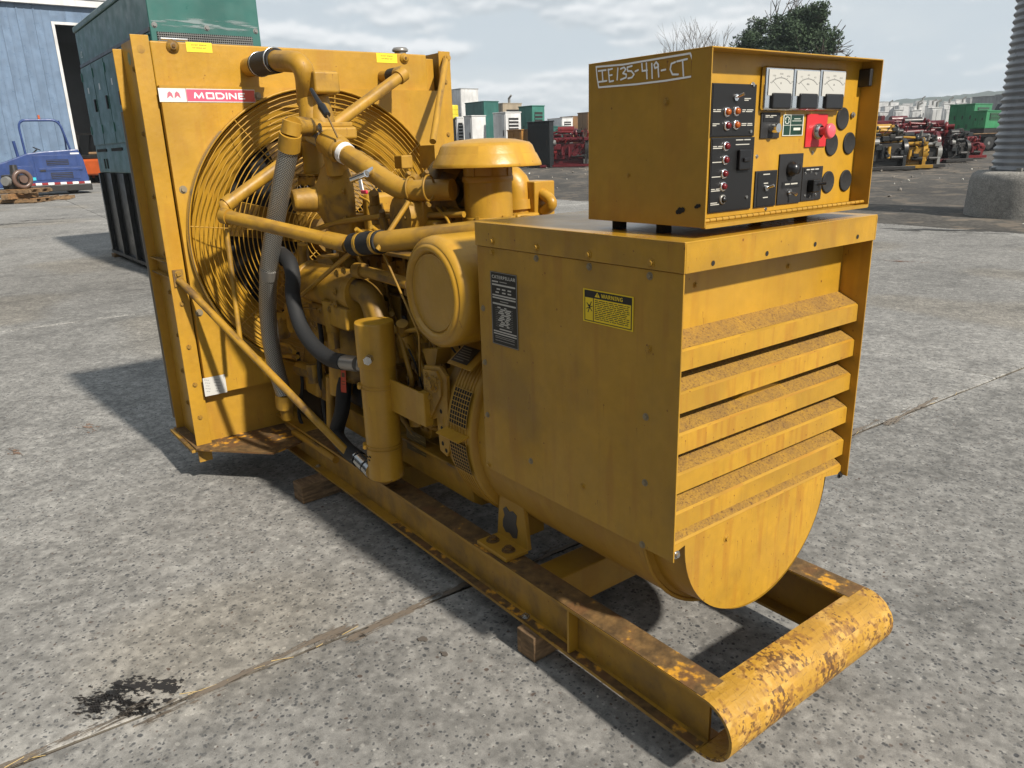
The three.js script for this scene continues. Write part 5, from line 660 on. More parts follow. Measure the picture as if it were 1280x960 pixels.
// ------------------------------------------------------------------ things behind the generator set
const noiseMap = (lo, hi, p, seed, st = 0.12) => dtex(256, (u, v, o) => { const k = mix(lo, hi, fbm(u, v, p, 4, seed) * 0.6 + fbm(u, v * st + 2, p * 3, 3, seed + 5) * 0.4); o[0] = o[1] = o[2] = k; }, true);
const wear = clone(noiseMap(0.72, 1.08, 6, 301), 0.4);
const coat = (r, g, b, rough = 0.55) => std({ color: rgb(r, g, b), roughness: rough, map: wear, roughnessMap: roughT });
const C = { green: coat(0.035, 0.135, 0.115), green2: coat(0.05, 0.20, 0.155), brightGreen: coat(0.04, 0.24, 0.10), white: coat(0.70, 0.70, 0.69), grey: coat(0.36, 0.37, 0.37), black: coat(0.016, 0.018, 0.019), tan: coat(0.36, 0.30, 0.22), amber: coat(0.35, 0.17, 0.04), red: coat(0.105, 0.010, 0.014), red2: coat(0.17, 0.014, 0.015), yellow: coat(0.45, 0.25, 0.03), dark: coat(0.03, 0.028, 0.026), blue: coat(0.03, 0.062, 0.20), steel: coat(0.22, 0.22, 0.21), orange: coat(0.60, 0.12, 0.03), wall: coat(0.155, 0.225, 0.33, 0.5), brown: coat(0.22, 0.12, 0.05) };
const atD = (u, D) => { const d = ray(u, 180), h = Math.hypot(d.x, d.z), c = camera.position, x = c.x + d.x / h * D, z = c.z + d.z / h * D; return V(x, gy(x, z), z); };

// an equipment enclosure whose two visible faces look along +z and +x
function enclosure(o) {
  const C0 = atD(o.um, o.D), top = far(o.um, o.vt, C0).y, y0 = o.vb ? far(o.um, o.vb, C0).y : C0.y, L = C0.x - px(o.u0, o.vt, 'z', C0.z).x, W = C0.z - px(o.u2, o.vt, 'x', C0.x).z, H = top - C0.y;
  const t = thing(o.name, o.label, o.cat || 'enclosure', V(C0.x - L / 2, C0.y, C0.z - W / 2), 0, o.group), hx = L / 2, hz = W / 2, b = Math.max(o.base ?? H * 0.16, y0 - C0.y + 0.05);
  part(t, 'base_tank', box(-hx + 0.02, hx - 0.02, 0, b - 0.003, -hz + 0.02, hz - 0.02, 0.02), o.baseMat || C.black);
  const body = part(t, 'body', box(-hx, hx, b, H - 0.06, -hz, hz, 0.02), o.mat); part(t, 'roof', box(-hx - 0.03, hx + 0.03, H - 0.06, H, -hz - 0.03, hz + 0.03, 0.02), o.roofMat || o.mat);
  const nd = o.doors ?? Math.max(1, Math.round(L / 1.1));
  for (let i = 0; i < nd; i++) { const x0 = -hx + 0.05 + i * (L - 0.1) / nd, x1 = x0 + (L - 0.1) / nd - 0.03, dr = part(t, 'door', box(x0, x1, b + 0.08, H - 0.16, hz + 0.002, hz + 0.022, 0.005), o.mat); part(dr, 'handle', box(x1 - 0.14, x1 - 0.08, b + (H - b) * 0.45, b + (H - b) * 0.58, hz + 0.023, hz + 0.045), C.dark); if (o.vents !== 0) for (let k = 0; k < 4; k++) part(dr, 'vent_slat', box(x0 + 0.1, x1 - 0.2, b + 0.2 + k * 0.07, b + 0.235 + k * 0.07, hz + 0.0225, hz + 0.03), C.dark); }
  if (o.end !== 0) { const e = part(t, 'end_louver', box(hx + 0.002, hx + 0.02, b + (H - b) * 0.45, b + (H - b) * 0.86, -hz + 0.18 * W, hz - 0.18 * W), o.endMat || C.dark); for (let k = 0; k < 5; k++) part(e, 'slat', box(hx + 0.021, hx + 0.05, b + (H - b) * (0.47 + k * 0.078), b + (H - b) * (0.495 + k * 0.078), -hz + 0.19 * W, hz - 0.19 * W), o.mat); }
  if (o.stack) part(t, 'exhaust_stack', [cyl(V(hx * 0.4, H, 0), V(hx * 0.4, H + 0.35, 0), 0.09, 0.09, 12), cyl(V(hx * 0.4, H + 0.33, 0), V(hx * 0.4 + 0.25, H + 0.5, 0), 0.07, 0.07, 12)], C.steel);
  return t;
}
// a loose engine on a skid; length along local x
function looseEngine(o) {
  const r = rng(o.seed), t = thing('diesel_engine', o.label, 'engine', o.pos, o.turn, o.group), L = o.L, H = o.H, W = o.W || 0.8, m = o.mats, A = () => m[Math.floor(r() * m.length)];
  part(t, 'skid', [box(-L / 2, L / 2, 0.0, 0.12, W / 2 - 0.1, W / 2, 0.01), box(-L / 2, L / 2, 0.0, 0.12, -W / 2, -W / 2 + 0.1, 0.01), box(-L / 2, -L / 2 + 0.1, 0.0, 0.11, -W / 2 + 0.1, W / 2 - 0.1), box(L / 2 - 0.1, L / 2, 0, 0.11, -W / 2 + 0.1, W / 2 - 0.1)], o.skid || m[0]);
  part(t, 'block', [box(-L * 0.33, L * 0.28, H * 0.18, H * 0.58, -W * 0.24, W * 0.24, 0.03), box(-L * 0.28, L * 0.24, 0.11, H * 0.2, -W * 0.17, W * 0.17, 0.03)], m[0]);
  part(t, 'head', box(-L * 0.32, L * 0.27, H * 0.585, H * 0.72, -W * 0.2, W * 0.2, 0.02), A());
  for (let i = 0; i < 3; i++) part(t, 'valve_cover', box(-L * 0.3 + i * L * 0.19, -L * 0.14 + i * L * 0.19, H * 0.725, H * 0.80, -W * 0.14, W * 0.14, 0.03), A());
  part(t, 'flywheel_housing', [cyl(V(L * 0.28, H * 0.42, 0), V(L * 0.28 + 0.15, H * 0.42, 0), H * 0.25, H * 0.25, 26), cyl(V(L * 0.28 + 0.14, H * 0.42, 0), V(L * 0.28 + 0.22, H * 0.42, 0), H * 0.15, H * 0.1, 20), box(L * 0.27, L * 0.28 + 0.1, 0.1, H * 0.3, -W * 0.4, W * 0.4, 0.01)], A());
  part(t, 'pulley', [torus(V(-L * 0.38, H * 0.36, 0), XP, H * 0.10, 0.022, 24, 8), cyl(V(-L * 0.4, H * 0.36, 0), V(-L * 0.33, H * 0.36, 0), H * 0.05, H * 0.05, 14)], A()); part(t, 'pulley', [torus(V(-L * 0.38, H * 0.62, W * 0.1), XP, H * 0.08, 0.025, 20, 8), cyl(V(-L * 0.39, H * 0.62, W * 0.1), V(-L * 0.33, H * 0.62, W * 0.1), H * 0.04, H * 0.04, 12)], A());
  part(t, 'exhaust_manifold', [cyl(V(-L * 0.28, H * 0.66, W * 0.28), V(L * 0.22, H * 0.68, W * 0.28), H * 0.055, H * 0.055, 14), ...[-0.25, -0.1, 0.05, 0.19].map((k) => cyl(V(L * k, H * 0.65, W * 0.28), V(L * k, H * 0.62, W * 0.18), 0.05, 0.05, 10))], A());
  part(t, 'turbocharger', [torus(V(L * 0.12, H * 0.82, W * 0.22), XP, H * 0.075, H * 0.045, 22, 10), cyl(V(L * 0.05, H * 0.82, W * 0.22), V(L * 0.24, H * 0.82, W * 0.22), H * 0.05, H * 0.06, 14)], A());
  part(t, 'air_cleaner', [cyl(V(-L * 0.2, H * 0.9, -W * 0.1), V(L * 0.08, H * 0.9, -W * 0.1), H * 0.09, H * 0.09, 18)], A());
  part(t, 'oil_filter', [cyl(V(-L * 0.12, H * 0.25, W * 0.33), V(-L * 0.12, H * 0.5, W * 0.33), 0.065, 0.065, 14)], A()); part(t, 'oil_filter', [cyl(V(0, H * 0.25, W * 0.33), V(0, H * 0.5, W * 0.33), 0.065, 0.065, 14)], A()); part(t, 'starter', [cyl(V(L * 0.05, H * 0.26, W * 0.32), V(L * 0.28, H * 0.26, W * 0.32), 0.075, 0.075, 14)], C.dark);
  part(t, 'pipe', [pipe([V(-L * 0.33, H * 0.55, W * 0.2), V(-L * 0.36, H * 0.78, W * 0.26), V(-L * 0.2, H * 0.86, W * 0.3), V(L * 0.1, H * 0.83, W * 0.3)], 0.045, 0.12, 10)], A()); part(t, 'fuel_pump', box(-L * 0.27, -L * 0.14, H * 0.42, H * 0.56, W * 0.24, W * 0.4, 0.03), A()); part(t, 'alternator', [cyl(V(-L * 0.34, H * 0.6, W * 0.36), V(-L * 0.22, H * 0.6, W * 0.36), H * 0.07, H * 0.07, 16)], C.steel);
  for (let i = 0; i < (o.n || 26); i++) { const x = (r() - 0.5) * L * 0.72, y = H * (0.2 + r() * 0.72), z = (r() < 0.7 ? 1 : -1) * W * (0.2 + r() * 0.2), s = 0.03 + r() * 0.07, k = r(); part(t, k < 0.4 ? 'fitting' : k < 0.7 ? 'bracket' : 'pipe', k < 0.4 ? cyl(V(x, y, z), V(x + (r() - 0.5) * 0.2, y + s * 2, z + s), s * 0.7, s * 0.5, 9) : k < 0.7 ? box(x, x + s * 2.4, y, y + s * 1.6, z - s, z + s, 0.01) : pipe([V(x, y, z), V(x + 0.12, y + 0.1 * r(), z + 0.05), V(x + 0.3 * (r() - 0.3), y - 0.25 * r(), z + 0.03)], 0.018, 0.05, 7), A()); }
  if (o.rad) part(t, 'radiator', [box(-L * 0.5, -L * 0.43, 0.12, H, -W * 0.5, W * 0.5, 0.02)], m[0]);
  return t;
}
{ // large green enclosed set standing behind the radiator
  const x0 = -12.45, x1 = -8.244, z0 = -2.005, z1 = -0.8, t = thing('enclosed_generator', 'tall dark green enclosed generator on black fuel tank behind the yellow radiator', 'generator', V((x0 + x1) / 2, gy(-10, -1), (z0 + z1) / 2)), hx = (x1 - x0) / 2, hz = (z1 - z0) / 2;
  const bt = part(t, 'fuel_tank', [box(-hx, hx, 0.11, 1.30, -hz + 0.02, hz - 0.03, 0.01), box(-hx - 0.05, hx + 0.05, 0.075, 0.12, -hz - 0.02, hz + 0.03)], C.black, { label: 'black base fuel tank' });
  for (let i = 0; i < 6; i++) part(bt, 'tank_rib', box(-hx + 0.02 + i * 0.83, -hx + 0.10 + i * 0.83, 0.122, 1.295, hz - 0.028, hz + 0.03), C.black);
  part(t, 'body', box(-hx, hx, 1.303, 3.28, -hz, hz, 0.012), C.green); part(t, 'roof', box(-hx - 0.02, hx + 0.02, 3.282, 3.36, -hz - 0.02, hz + 0.02, 0.015), C.green);
  for (let i = 0; i < 5; i++) { const a = -hx + 0.06 + i * 0.82, d = part(t, 'door', box(a, a + 0.79, 1.70, 2.78, hz + 0.003, hz + 0.022, 0.004), C.green); part(d, 'handle', box(a + 0.66, a + 0.72, 2.15, 2.32, hz + 0.0225, hz + 0.045, 0.006), C.dark); for (const y of [1.85, 2.6]) part(d, 'hinge', box(a + 0.01, a + 0.04, y, y + 0.12, hz + 0.0225, hz + 0.034), C.green2); part(d, 'warning_label', box(a + 0.3, a + 0.36, 2.42, 2.5, hz + 0.0225, hz + 0.024), M.white); }
  part(t, 'seam_strip', box(-hx + 0.02, hx - 0.02, 2.80, 2.84, hz + 0.001, hz + 0.012), C.dark); for (let i = 0; i < 4; i++) part(t, 'vent_slot', box(-hx + 0.12 + i * 1.05, -hx + 0.82 + i * 1.05, 1.60, 1.64, hz + 0.001, hz + 0.008), M.core);
  for (const x of [-hx + 0.5, -hx + 0.68, -hx + 2.6, -hx + 2.78]) part(t, 'lifting_slot', box(x, x + 0.06, 1.36, 1.50, hz + 0.001, hz + 0.008), M.core);
  // discharge end with mesh opening, worn band and screws
  part(t, 'discharge_opening', box(hx + 0.001, hx + 0.006, 2.50, 2.795, -hz + 0.10, hz - 0.06), M.core); const bars = []; for (let i = 0; i < 46; i++) bars.push(box(hx + 0.0065, hx + 0.011, 2.50, 2.795, -hz + 0.11 + i * 0.0225, -hz + 0.117 + i * 0.0225)); for (let i = 0; i < 12; i++) bars.push(box(hx + 0.0115, hx + 0.015, 2.51 + i * 0.024, 2.517 + i * 0.024, -hz + 0.10, hz - 0.06)); part(t, 'mesh_grille', bars, C.steel);
  { const n = 256, d = new Uint8Array(n * n * 4); for (let j = 0; j < n; j++) for (let i = 0; i < n; i++) { const a = sst(0.42, 0.62, fbm(i / n, j / n, 5, 5, 330) * (1 - Math.pow(Math.abs(j / n - 0.5) * 2, 2) * 0.4)) * (1 - Math.pow(Math.abs(j / n * 2 - 1), 3)) * 0.8; const k = (j * n + i) * 4; d[k] = d[k + 1] = d[k + 2] = a * 255; d[k + 3] = 255; } const al = new THREE.DataTexture(d, n, n); al.magFilter = THREE.LinearFilter; al.needsUpdate = true; label(t, 'chalky_band', rectX(hx + 0.003, 2.83, 2.97, hz - 0.02, -hz + 0.02), null, 0.9, { alphaMap: al, transparent: true, color: rgb(0.24, 0.30, 0.30) }); }
  for (const z of [-hz + 0.05, 0, hz - 0.05]) for (const y of [2.86, 1.6]) bolt(t, V(hx, y, z), XP, 0.02, C.steel);
  label(t, 'chalk_mark', rectZ(hz + 0.0015, -hx + 0.1, -hx + 0.62, 2.86, 3.08), null, 0.8, { alphaMap: canvas(256, 128, (g, w, h) => { g.fillStyle = '#000'; g.fillRect(0, 0, w, h); g.strokeStyle = '#fff'; g.lineWidth = 9; g.beginPath(); g.moveTo(30, 50); g.lineTo(30, 90); g.moveTo(56, 46); g.lineTo(80, 46); g.lineTo(60, 66); g.lineTo(80, 86); g.lineTo(52, 88); g.stroke(); }), transparent: true, color: rgb(0.7, 0.72, 0.7) });
  for (const x of [-hx + 0.15, hx - 0.3]) { const w = thing('timber_block', x < 0 ? 'grey timber bearer under the far end of the black fuel tank' : 'grey timber bearer under the near end of the black fuel tank', 'wood block', V(t.position.x + x, t.position.y - 0.005, t.position.z)); part(w, 'timber', box(-0.09, 0.09, 0.012, 0.074, -hz - 0.04, hz + 0.06, 0.004), M.wood); }
}
{ // blue steel building with open doorway
  const xw = -39.5, y0 = gy(-39.5, -4), t = thing('metal_building', 'blue ribbed metal building with white trim and dark open doorway', 'building', V(xw, y0, -4)), zd = -0.75, H = 7.5, wd = 4.6;
  const pan = (za, n, dir, y1, y2) => { for (let i = 0; i < n; i++) { const a = za + dir * i * 0.62, b = a + dir * 0.616, w = part(t, 'wall_panel', [box(-0.06, 0, y1, y2, a, b), box(0.0005, 0.035, y1, y2, b - dir * 0.07, b), box(0.0005, 0.02, y1, y2, b - dir * 0.34, b - dir * 0.30)], C.wall); } };
  pan(zd + 0.06, 28, 1, 0, H); pan(zd - wd - 0.06, 2, -1, 0, H); 
  for (let i = 0; i < 7; i++) part(t, 'wall_panel', box(-0.06, 0.0, 6.86, H, zd + 0.058 - i * 0.614, zd + 0.058 - i * 0.614 - 0.61), C.wall);
  part(t, 'door_trim', [box(-0.1, 0.06, 0, 6.86, zd - 0.06, zd + 0.055), box(-0.1, 0.06, 0, 6.86, zd - wd - 0.055, zd - wd + 0.06), box(-0.1, 0.06, 6.75, 6.858, zd - wd + 0.062, zd - 0.062)], C.white); part(t, 'eave_trim', box(-0.1, 0.25, H, H + 0.28, -6.7, 17.5), C.white);
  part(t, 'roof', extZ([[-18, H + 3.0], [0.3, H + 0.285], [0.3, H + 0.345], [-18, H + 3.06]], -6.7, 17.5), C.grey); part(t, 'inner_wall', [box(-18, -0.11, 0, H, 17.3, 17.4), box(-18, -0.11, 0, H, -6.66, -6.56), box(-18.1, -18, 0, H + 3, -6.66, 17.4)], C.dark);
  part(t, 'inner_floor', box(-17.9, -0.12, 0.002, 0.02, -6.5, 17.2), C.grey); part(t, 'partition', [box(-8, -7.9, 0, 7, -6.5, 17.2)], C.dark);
}
{ // blue ride-on sweeper before the building
  const b0 = atD(46, 34.4), t = thing('ride_on_sweeper', 'blue ride-on yard sweeper with roll bar parked before the blue building', 'sweeper', b0); const d = ray(52, 200); t.rotation.y = Math.atan2(-d.x, -d.z) + 0.06; t.scale.set(0.71, 0.88, 0.85);
  part(t, 'body', extZ([[-2.2, 0.42], [1.92, 0.42], [1.98, 0.6], [1.86, 1.42], [1.7, 1.78], [0.2, 1.72], [-0.55, 1.66], [-1.5, 1.38], [-2.2, 1.2]], -0.8, 0.8, 0.04), C.blue); part(t, 'door_panel', box(-0.35, 1.62, 0.62, 1.60, 0.845, 0.862, 0.01), C.blue); part(t, 'side_moulding', box(-0.2, 1.78, 0.98, 1.10, 0.863, 0.885, 0.01), C.blue);
  for (const [a, b, y1, y2] of [[0.2, 1.2, 1.2, 1.42], [0.3, 1.3, 0.66, 0.90]]) { const v = part(t, 'vent', box(a, b, y1, y2, 0.863, 0.872), C.dark); for (let k = 0; k < 3; k++) part(v, 'vent_slat', box(a + 0.03, b - 0.03, y1 + 0.03 + k * 0.07, y1 + 0.055 + k * 0.07, 0.8725, 0.885), C.blue); }
  part(t, 'door_handle', box(-0.15, 0.1, 0.96, 1.03, 0.886, 0.9), C.dark); part(t, 'front_cover', box(-1.3, -0.45, 0.6, 1.2, 0.845, 0.86, 0.01), C.blue); part(t, 'sticker', box(-0.85, -0.4, 0.62, 0.74, 0.862, 0.866), flat(0.05, 0.45, 0.55)); part(t, 'headrest_badge', box(1.35, 1.75, 1.62, 1.68, 0.842, 0.848), M.white);
  part(t, 'bumper', box(-0.9, 2.1, 0.14, 0.415, -0.75, 0.9, 0.03), C.dark); for (let i = 0; i < 10; i++) part(t, 'reflector_strip', box(-0.75 + i * 0.28, -0.475 + i * 0.28, 0.42, 0.51, 0.862, 0.905), i % 2 ? M.white : coat(0.30, 0.03, 0.03));
  for (const x of [-1.5, 1.2]) for (const z of [-0.55, 0.55]) { const w = part(t, 'wheel', [lathe([[0.1, -0.12], [0.24, -0.12], [0.3, -0.08], [0.3, 0.08], [0.24, 0.12], [0.1, 0.12]], V(x, 0.3, z), ZP, 24)], M.rubber); part(w, 'rim', cyl(V(x, 0.3, z - 0.11), V(x, 0.3, z + 0.11), 0.13, 0.13, 16), C.steel); }
  part(t, 'roll_bar', [pipe([V(-0.62, 1.64, 0.4), V(-0.68, 3.0, 0.4), V(1.15, 3.0, 0.4), V(1.45, 1.75, 0.4)], 0.055, 0.35, 10), pipe([V(1.15, 2.97, 0.36), V(1.32, 2.3, 0.1), V(1.28, 1.7, 0.1)], 0.04, 0.2, 8)], C.blue); part(t, 'exhaust_pipe', cyl(V(-0.95, 1.5, 0.1), V(-1.02, 2.2, 0.1), 0.075, 0.075, 10), C.blue); part(t, 'beacon', cyl(V(0.3, 3.05, 0.4), V(0.3, 3.2, 0.4), 0.06, 0.05, 10), C.orange); part(t, 'steering_column', [cyl(V(-0.3, 1.68, 0), V(-0.05, 1.85, 0), 0.03, 0.03, 8), torus(V(-0.05, 1.88, 0), V(0.4, 1, 0), 0.17, 0.02, 20, 6)], M.black);
}
{ // orange machine in the doorway
  const b0 = atD(118, 43), t = thing('forklift_truck', 'orange forklift truck standing in the dark doorway', 'forklift', b0); t.rotation.y = 0.9;
  part(t, 'counterweight', box(-0.6, 0.7, 0.35, 1.1, -0.55, 0.55, 0.12), C.orange); part(t, 'hood', box(-0.55, 0.4, 1.1, 1.3, -0.45, 0.45, 0.05), C.dark); part(t, 'seat', [box(-0.25, 0.25, 1.3, 1.42, -0.25, 0.25, 0.04), box(0.2, 0.3, 1.42, 1.85, -0.25, 0.25, 0.04)], coat(0.35, 0.22, 0.12)); part(t, 'overhead_guard', [cyl(V(0.6, 1.1, 0.5), V(0.5, 2.2, 0.5), 0.035, 0.035, 8), cyl(V(0.6, 1.1, -0.5), V(0.5, 2.2, -0.5), 0.035, 0.035, 8), cyl(V(-0.7, 1.0, 0.5), V(-0.4, 2.2, 0.5), 0.035, 0.035, 8), cyl(V(-0.7, 1.0, -0.5), V(-0.4, 2.2, -0.5), 0.035, 0.035, 8), box(-0.45, 0.55, 2.2, 2.25, -0.55, 0.55)], C.dark); part(t, 'mast', [box(-1.0, -0.9, 0.1, 2.4, 0.25, 0.35), box(-1.0, -0.9, 0.1, 2.4, -0.35, -0.25)], C.dark);
  for (const [x, z] of [[-0.55, 0.5], [-0.55, -0.5], [0.5, 0.48], [0.5, -0.48]]) { const w = part(t, 'wheel', lathe([[0.08, -0.1], [0.24, -0.1], [0.28, -0.05], [0.28, 0.05], [0.24, 0.1], [0.08, 0.1]], V(x, 0.28, z), ZP, 20), M.rubber); part(w, 'rim', cyl(V(x, 0.28, z - 0.08), V(x, 0.28, z + 0.08), 0.1, 0.1, 12), C.orange); }
}
{ // pallets of broken boards with an engine part on top
  const mk = (p, turn, lab, seed, n = 6) => { const r = rng(seed), t = thing('wooden_pallet', lab, 'pallet', p, turn, 'weathered wooden pallets'); for (let i = 0; i < 3; i++) part(t, 'stringer', box(-0.62, 0.62, 0.02, 0.11, -0.5 + i * 0.46, -0.42 + i * 0.46, 0.005), M.wood); for (let i = 0; i < n; i++) part(t, 'board', box(-0.6 + i * 1.2 / n, -0.6 + i * 1.2 / n + 0.13, 0.112, 0.135, -0.55 + r() * 0.06, 0.52 - r() * 0.1, 0.003), pick([M.wood, woodB])); for (let i = 0; i < 3; i++) part(t, 'bottom_board', box(-0.6 + i * 0.5, -0.46 + i * 0.5, 0.001, 0.019, -0.52, 0.5), M.wood); return t; };
  const woodB = std({ map: clone(T.wood, 2.2), color: rgb(1.5, 1.3, 1.05), roughness: 0.9 });
  const c = atD(18, 30.2), d = atD(52, 30.8); mk(c, 0.9, 'weathered pallet flat on the concrete under a second pallet', 11); const c2 = mk(c.clone().add(V(0, 0.30, 0)), 0.75, 'pallet propped on timber beams, carrying a salvaged engine part', 12); mk(d, 1.3, 'broken pallet lying beside the pallet stack', 13, 4);
  const bm = thing('timber_beam', 'squared timber beam clamped between two stacked pallets', 'timber', c.clone().add(V(0, 0.136, 0)), 0.9); part(bm, 'beam', [box(-0.2, 0.0, 0.0, 0.165, -0.7, 0.7, 0.01)], woodB); const bm2 = thing('timber_beam', 'darker timber beam under the raised pallet edge', 'timber', c.clone().add(V(-0.2, 0.136, 0.5)), 0.9); part(bm2, 'beam', box(0.2, 0.4, 0, 0.165, -0.7, 0.6, 0.01), M.wood);
  const e = thing('salvaged_engine_part', 'rusty pulley and gear casing standing on the propped pallet', 'engine part', c.clone().add(V(0, 0.437, 0)), 0.9); part(e, 'casing', [box(-0.5, 0.1, 0.0, 0.45, -0.3, 0.3, 0.05), cyl(V(-0.2, 0.45, 0), V(-0.2, 0.75, 0), 0.14, 0.1, 14)], C.dark); part(e, 'pulley', [torus(V(0.15, 0.3, 0.2), V(1, 0, 0.8), 0.24, 0.07, 26, 10), cyl(V(0.05, 0.3, 0.12), V(0.25, 0.3, 0.28), 0.12, 0.12, 16)], coat(0.13, 0.08, 0.06)); part(e, 'cover', [cyl(V(-0.3, 0.25, 0.3), V(-0.3, 0.25, 0.42), 0.16, 0.14, 16)], C.steel);
}
// rows of enclosures between the radiator and the console
enclosure({ name: 'walk_in_enclosure', label: 'tall white walk-in enclosure with dark roof edge beyond the radiator', u0: 556, um: 579, u2: 597.5, vt: 110, D: 62, mat: C.white, roofMat: C.grey, doors: 2, vents: 0, end: 0 });
enclosure({ name: 'generator_enclosure', label: 'dark green generator enclosure in front of the tall white one', u0: 581, um: 606.5, u2: 623, vt: 126, D: 53, mat: C.green, end: 0 });
enclosure({ name: 'generator_enclosure', label: 'tan generator enclosure between two green ones', u0: 616, um: 630, u2: 652, vt: 128.5, D: 56, mat: C.tan, stack: 1 });
enclosure({ name: 'generator_enclosure', label: 'small pale grey enclosure beside the yellow barrel', u0: 569, um: 572.5, u2: 579, vt: 146, D: 45, mat: C.white, doors: 1 });
enclosure({ name: 'generator_enclosure', label: 'low white enclosure with sloped dark base beside the pale grey one', u0: 579.5, um: 591, u2: 607, vt: 144, D: 44, mat: C.white, doors: 1, base: 0.55, end: 0 });
enclosure({ name: 'generator_enclosure', label: 'white cube shaped enclosure with black vents above the rain cap', u0: 616, um: 633, u2: 651, vt: 139.5, D: 43, mat: C.white, doors: 1, base: 0.55, baseMat: C.black, vents: 0 });
enclosure({ name: 'generator_enclosure', label: 'teal enclosure with dark discharge grille beside the tan one', u0: 648, um: 666, u2: 680.5, vt: 131.5, D: 48, mat: C.green2, doors: 2 });
enclosure({ name: 'equipment_crate', label: 'amber painted steel crate low in front of the white cube', u0: 634, um: 652, u2: 661, vt: 161.5, D: 41, mat: C.amber, doors: 2, base: 0.1, end: 0, cat: 'crate', vents: 0 });
enclosure({ name: 'fuel_tank', label: 'tall black fuel tank left of the red engine', u0: 659, um: 687, u2: 692, vt: 150.5, D: 39.6, mat: C.black, doors: 1, vents: 0, base: 0.1, end: 0, cat: 'tank' });
enclosure({ name: 'radiator_box', label: 'dark teal box with framed front behind the red engine', u0: 684, um: 687, u2: 711, vt: 157.5, D: 43, mat: C.green, doors: 1, base: 0.1, cat: 'box', vents: 0 });
enclosure({ name: 'steel_container', label: 'brown steel container partly hidden behind the console', u0: 722, um: 735, u2: 752, vt: 140, D: 58, mat: C.brown, doors: 2, cat: 'container', vents: 0 });
enclosure({ name: 'office_trailer', label: 'low white site trailer far behind the red engine', u0: 684, um: 703, u2: 716, vt: 147, D: 72, mat: C.white, doors: 2, cat: 'trailer' });
enclosure({ name: 'generator_enclosure', label: 'dark roofed low shed behind the site trailer', u0: 700, um: 716, u2: 724, vt: 145, D: 80, mat: C.brown, doors: 2, cat: 'shed', end: 0 });
{ const b = atD(567, 45.5), t = thing('plastic_barrel', 'bright yellow barrel standing on a black stand beside the radiator edge', 'barrel', b); const yb = far(567, 149, b).y - b.y, yt = far(567, 131.5, b).y - b.y; part(t, 'barrel_body', lathe([[0.01, yb], [0.34, yb], [0.36, yb + 0.05], [0.35, (yb + yt) / 2], [0.36, yt - 0.06], [0.33, yt], [0.01, yt]], V(0, 0, 0), YP, 28), coat(0.65, 0.55, 0.03)); part(t, 'stand', box(-0.4, 0.4, 0, yb - 0.003, -0.4, 0.4, 0.02), C.black); part(t, 'hoop', [torus(V(0, mix(yb, yt, 0.35), 0), YP, 0.357, 0.012, 28, 6), torus(V(0, mix(yb, yt, 0.68), 0), YP, 0.357, 0.012, 28, 6)], coat(0.6, 0.5, 0.03)); }
looseEngine({ pos: atD(712, 40.2), turn: 0.75, L: 2.9, H: 1.95, W: 1.1, mats: [C.red, C.red, C.red2, C.dark], seed: 3, n: 70, label: 'dark red engine on red skid beside the console', group: 'red engines stored in the yard' });
// right-hand side of the yard
[[1108, 37, 1.75, 2.6, 0.5, 'dark red engine nearest the console edge, behind the black engines'], [1143, 38, 1.85, 2.6, 0.9, 'dark red engine at the middle of the red row'], [1170, 39.5, 1.7, 2.6, 0.4, 'dark red engine at the open end of the red row'], [1125, 43, 1.95, 2.8, 1.0, 'dark red engine in the rear of the red row']].forEach(([u, D, H, L, turn, l], i) => looseEngine({ pos: atD(u, D), turn, L, H, W: 1.1, mats: [C.red, C.red, C.red2, i % 2 ? C.dark : C.red], seed: 20 + i, label: l, group: 'red engines stored in the yard', rad: i === 3 }));
looseEngine({ pos: atD(1107, 32.5), turn: 0.9, L: 1.9, H: 1.62, W: 1, mats: [C.dark, C.black, C.yellow, C.dark], seed: 31, label: 'black engine with yellow pump parts beside the console edge', group: 'bare engines on pallets' });
looseEngine({ pos: atD(1137, 33.4), turn: 0.6, L: 1.6, H: 1.3, W: 0.9, mats: [C.yellow, C.dark, C.yellow, C.dark], seed: 32, label: 'yellow and black engine in front of the red row', group: 'bare engines on pallets' });
looseEngine({ pos: atD(1157, 33.8), turn: 0.8, L: 1.3, H: 1.25, W: 0.8, mats: [C.dark, C.steel, C.dark], seed: 33, label: 'dark grey engine standing clear of the yellow and black one', group: 'bare engines on pallets' });
looseEngine({ pos: atD(1194, 38.5), turn: 1.1, L: 1.3, H: 1.3, W: 0.8, mats: [C.dark, C.black], seed: 34, label: 'small black engine beside the bright red one', group: 'bare engines on pallets' });
looseEngine({ pos: atD(1214, 42), turn: 0.7, L: 1.2, H: 0.95, W: 0.7, mats: [C.red2, C.red2, C.red], seed: 35, label: 'small bright red engine at the end of the row', group: 'red engines stored in the yard' });
enclosure({ name: 'generator_enclosure', label: 'bright green enclosure standing behind a lower bright green one', u0: 1188, um: 1212, u2: 1241, vt: 129.5, D: 60, mat: C.brightGreen, doors: 3, base: 0.9 });
enclosure({ name: 'generator_enclosure', label: 'lower bright green enclosure standing on the flatbed trailer', u0: 1215, um: 1228, u2: 1257, vt: 138, D: 54, mat: C.brightGreen, doors: 2, base: 1.15, baseMat: C.dark });
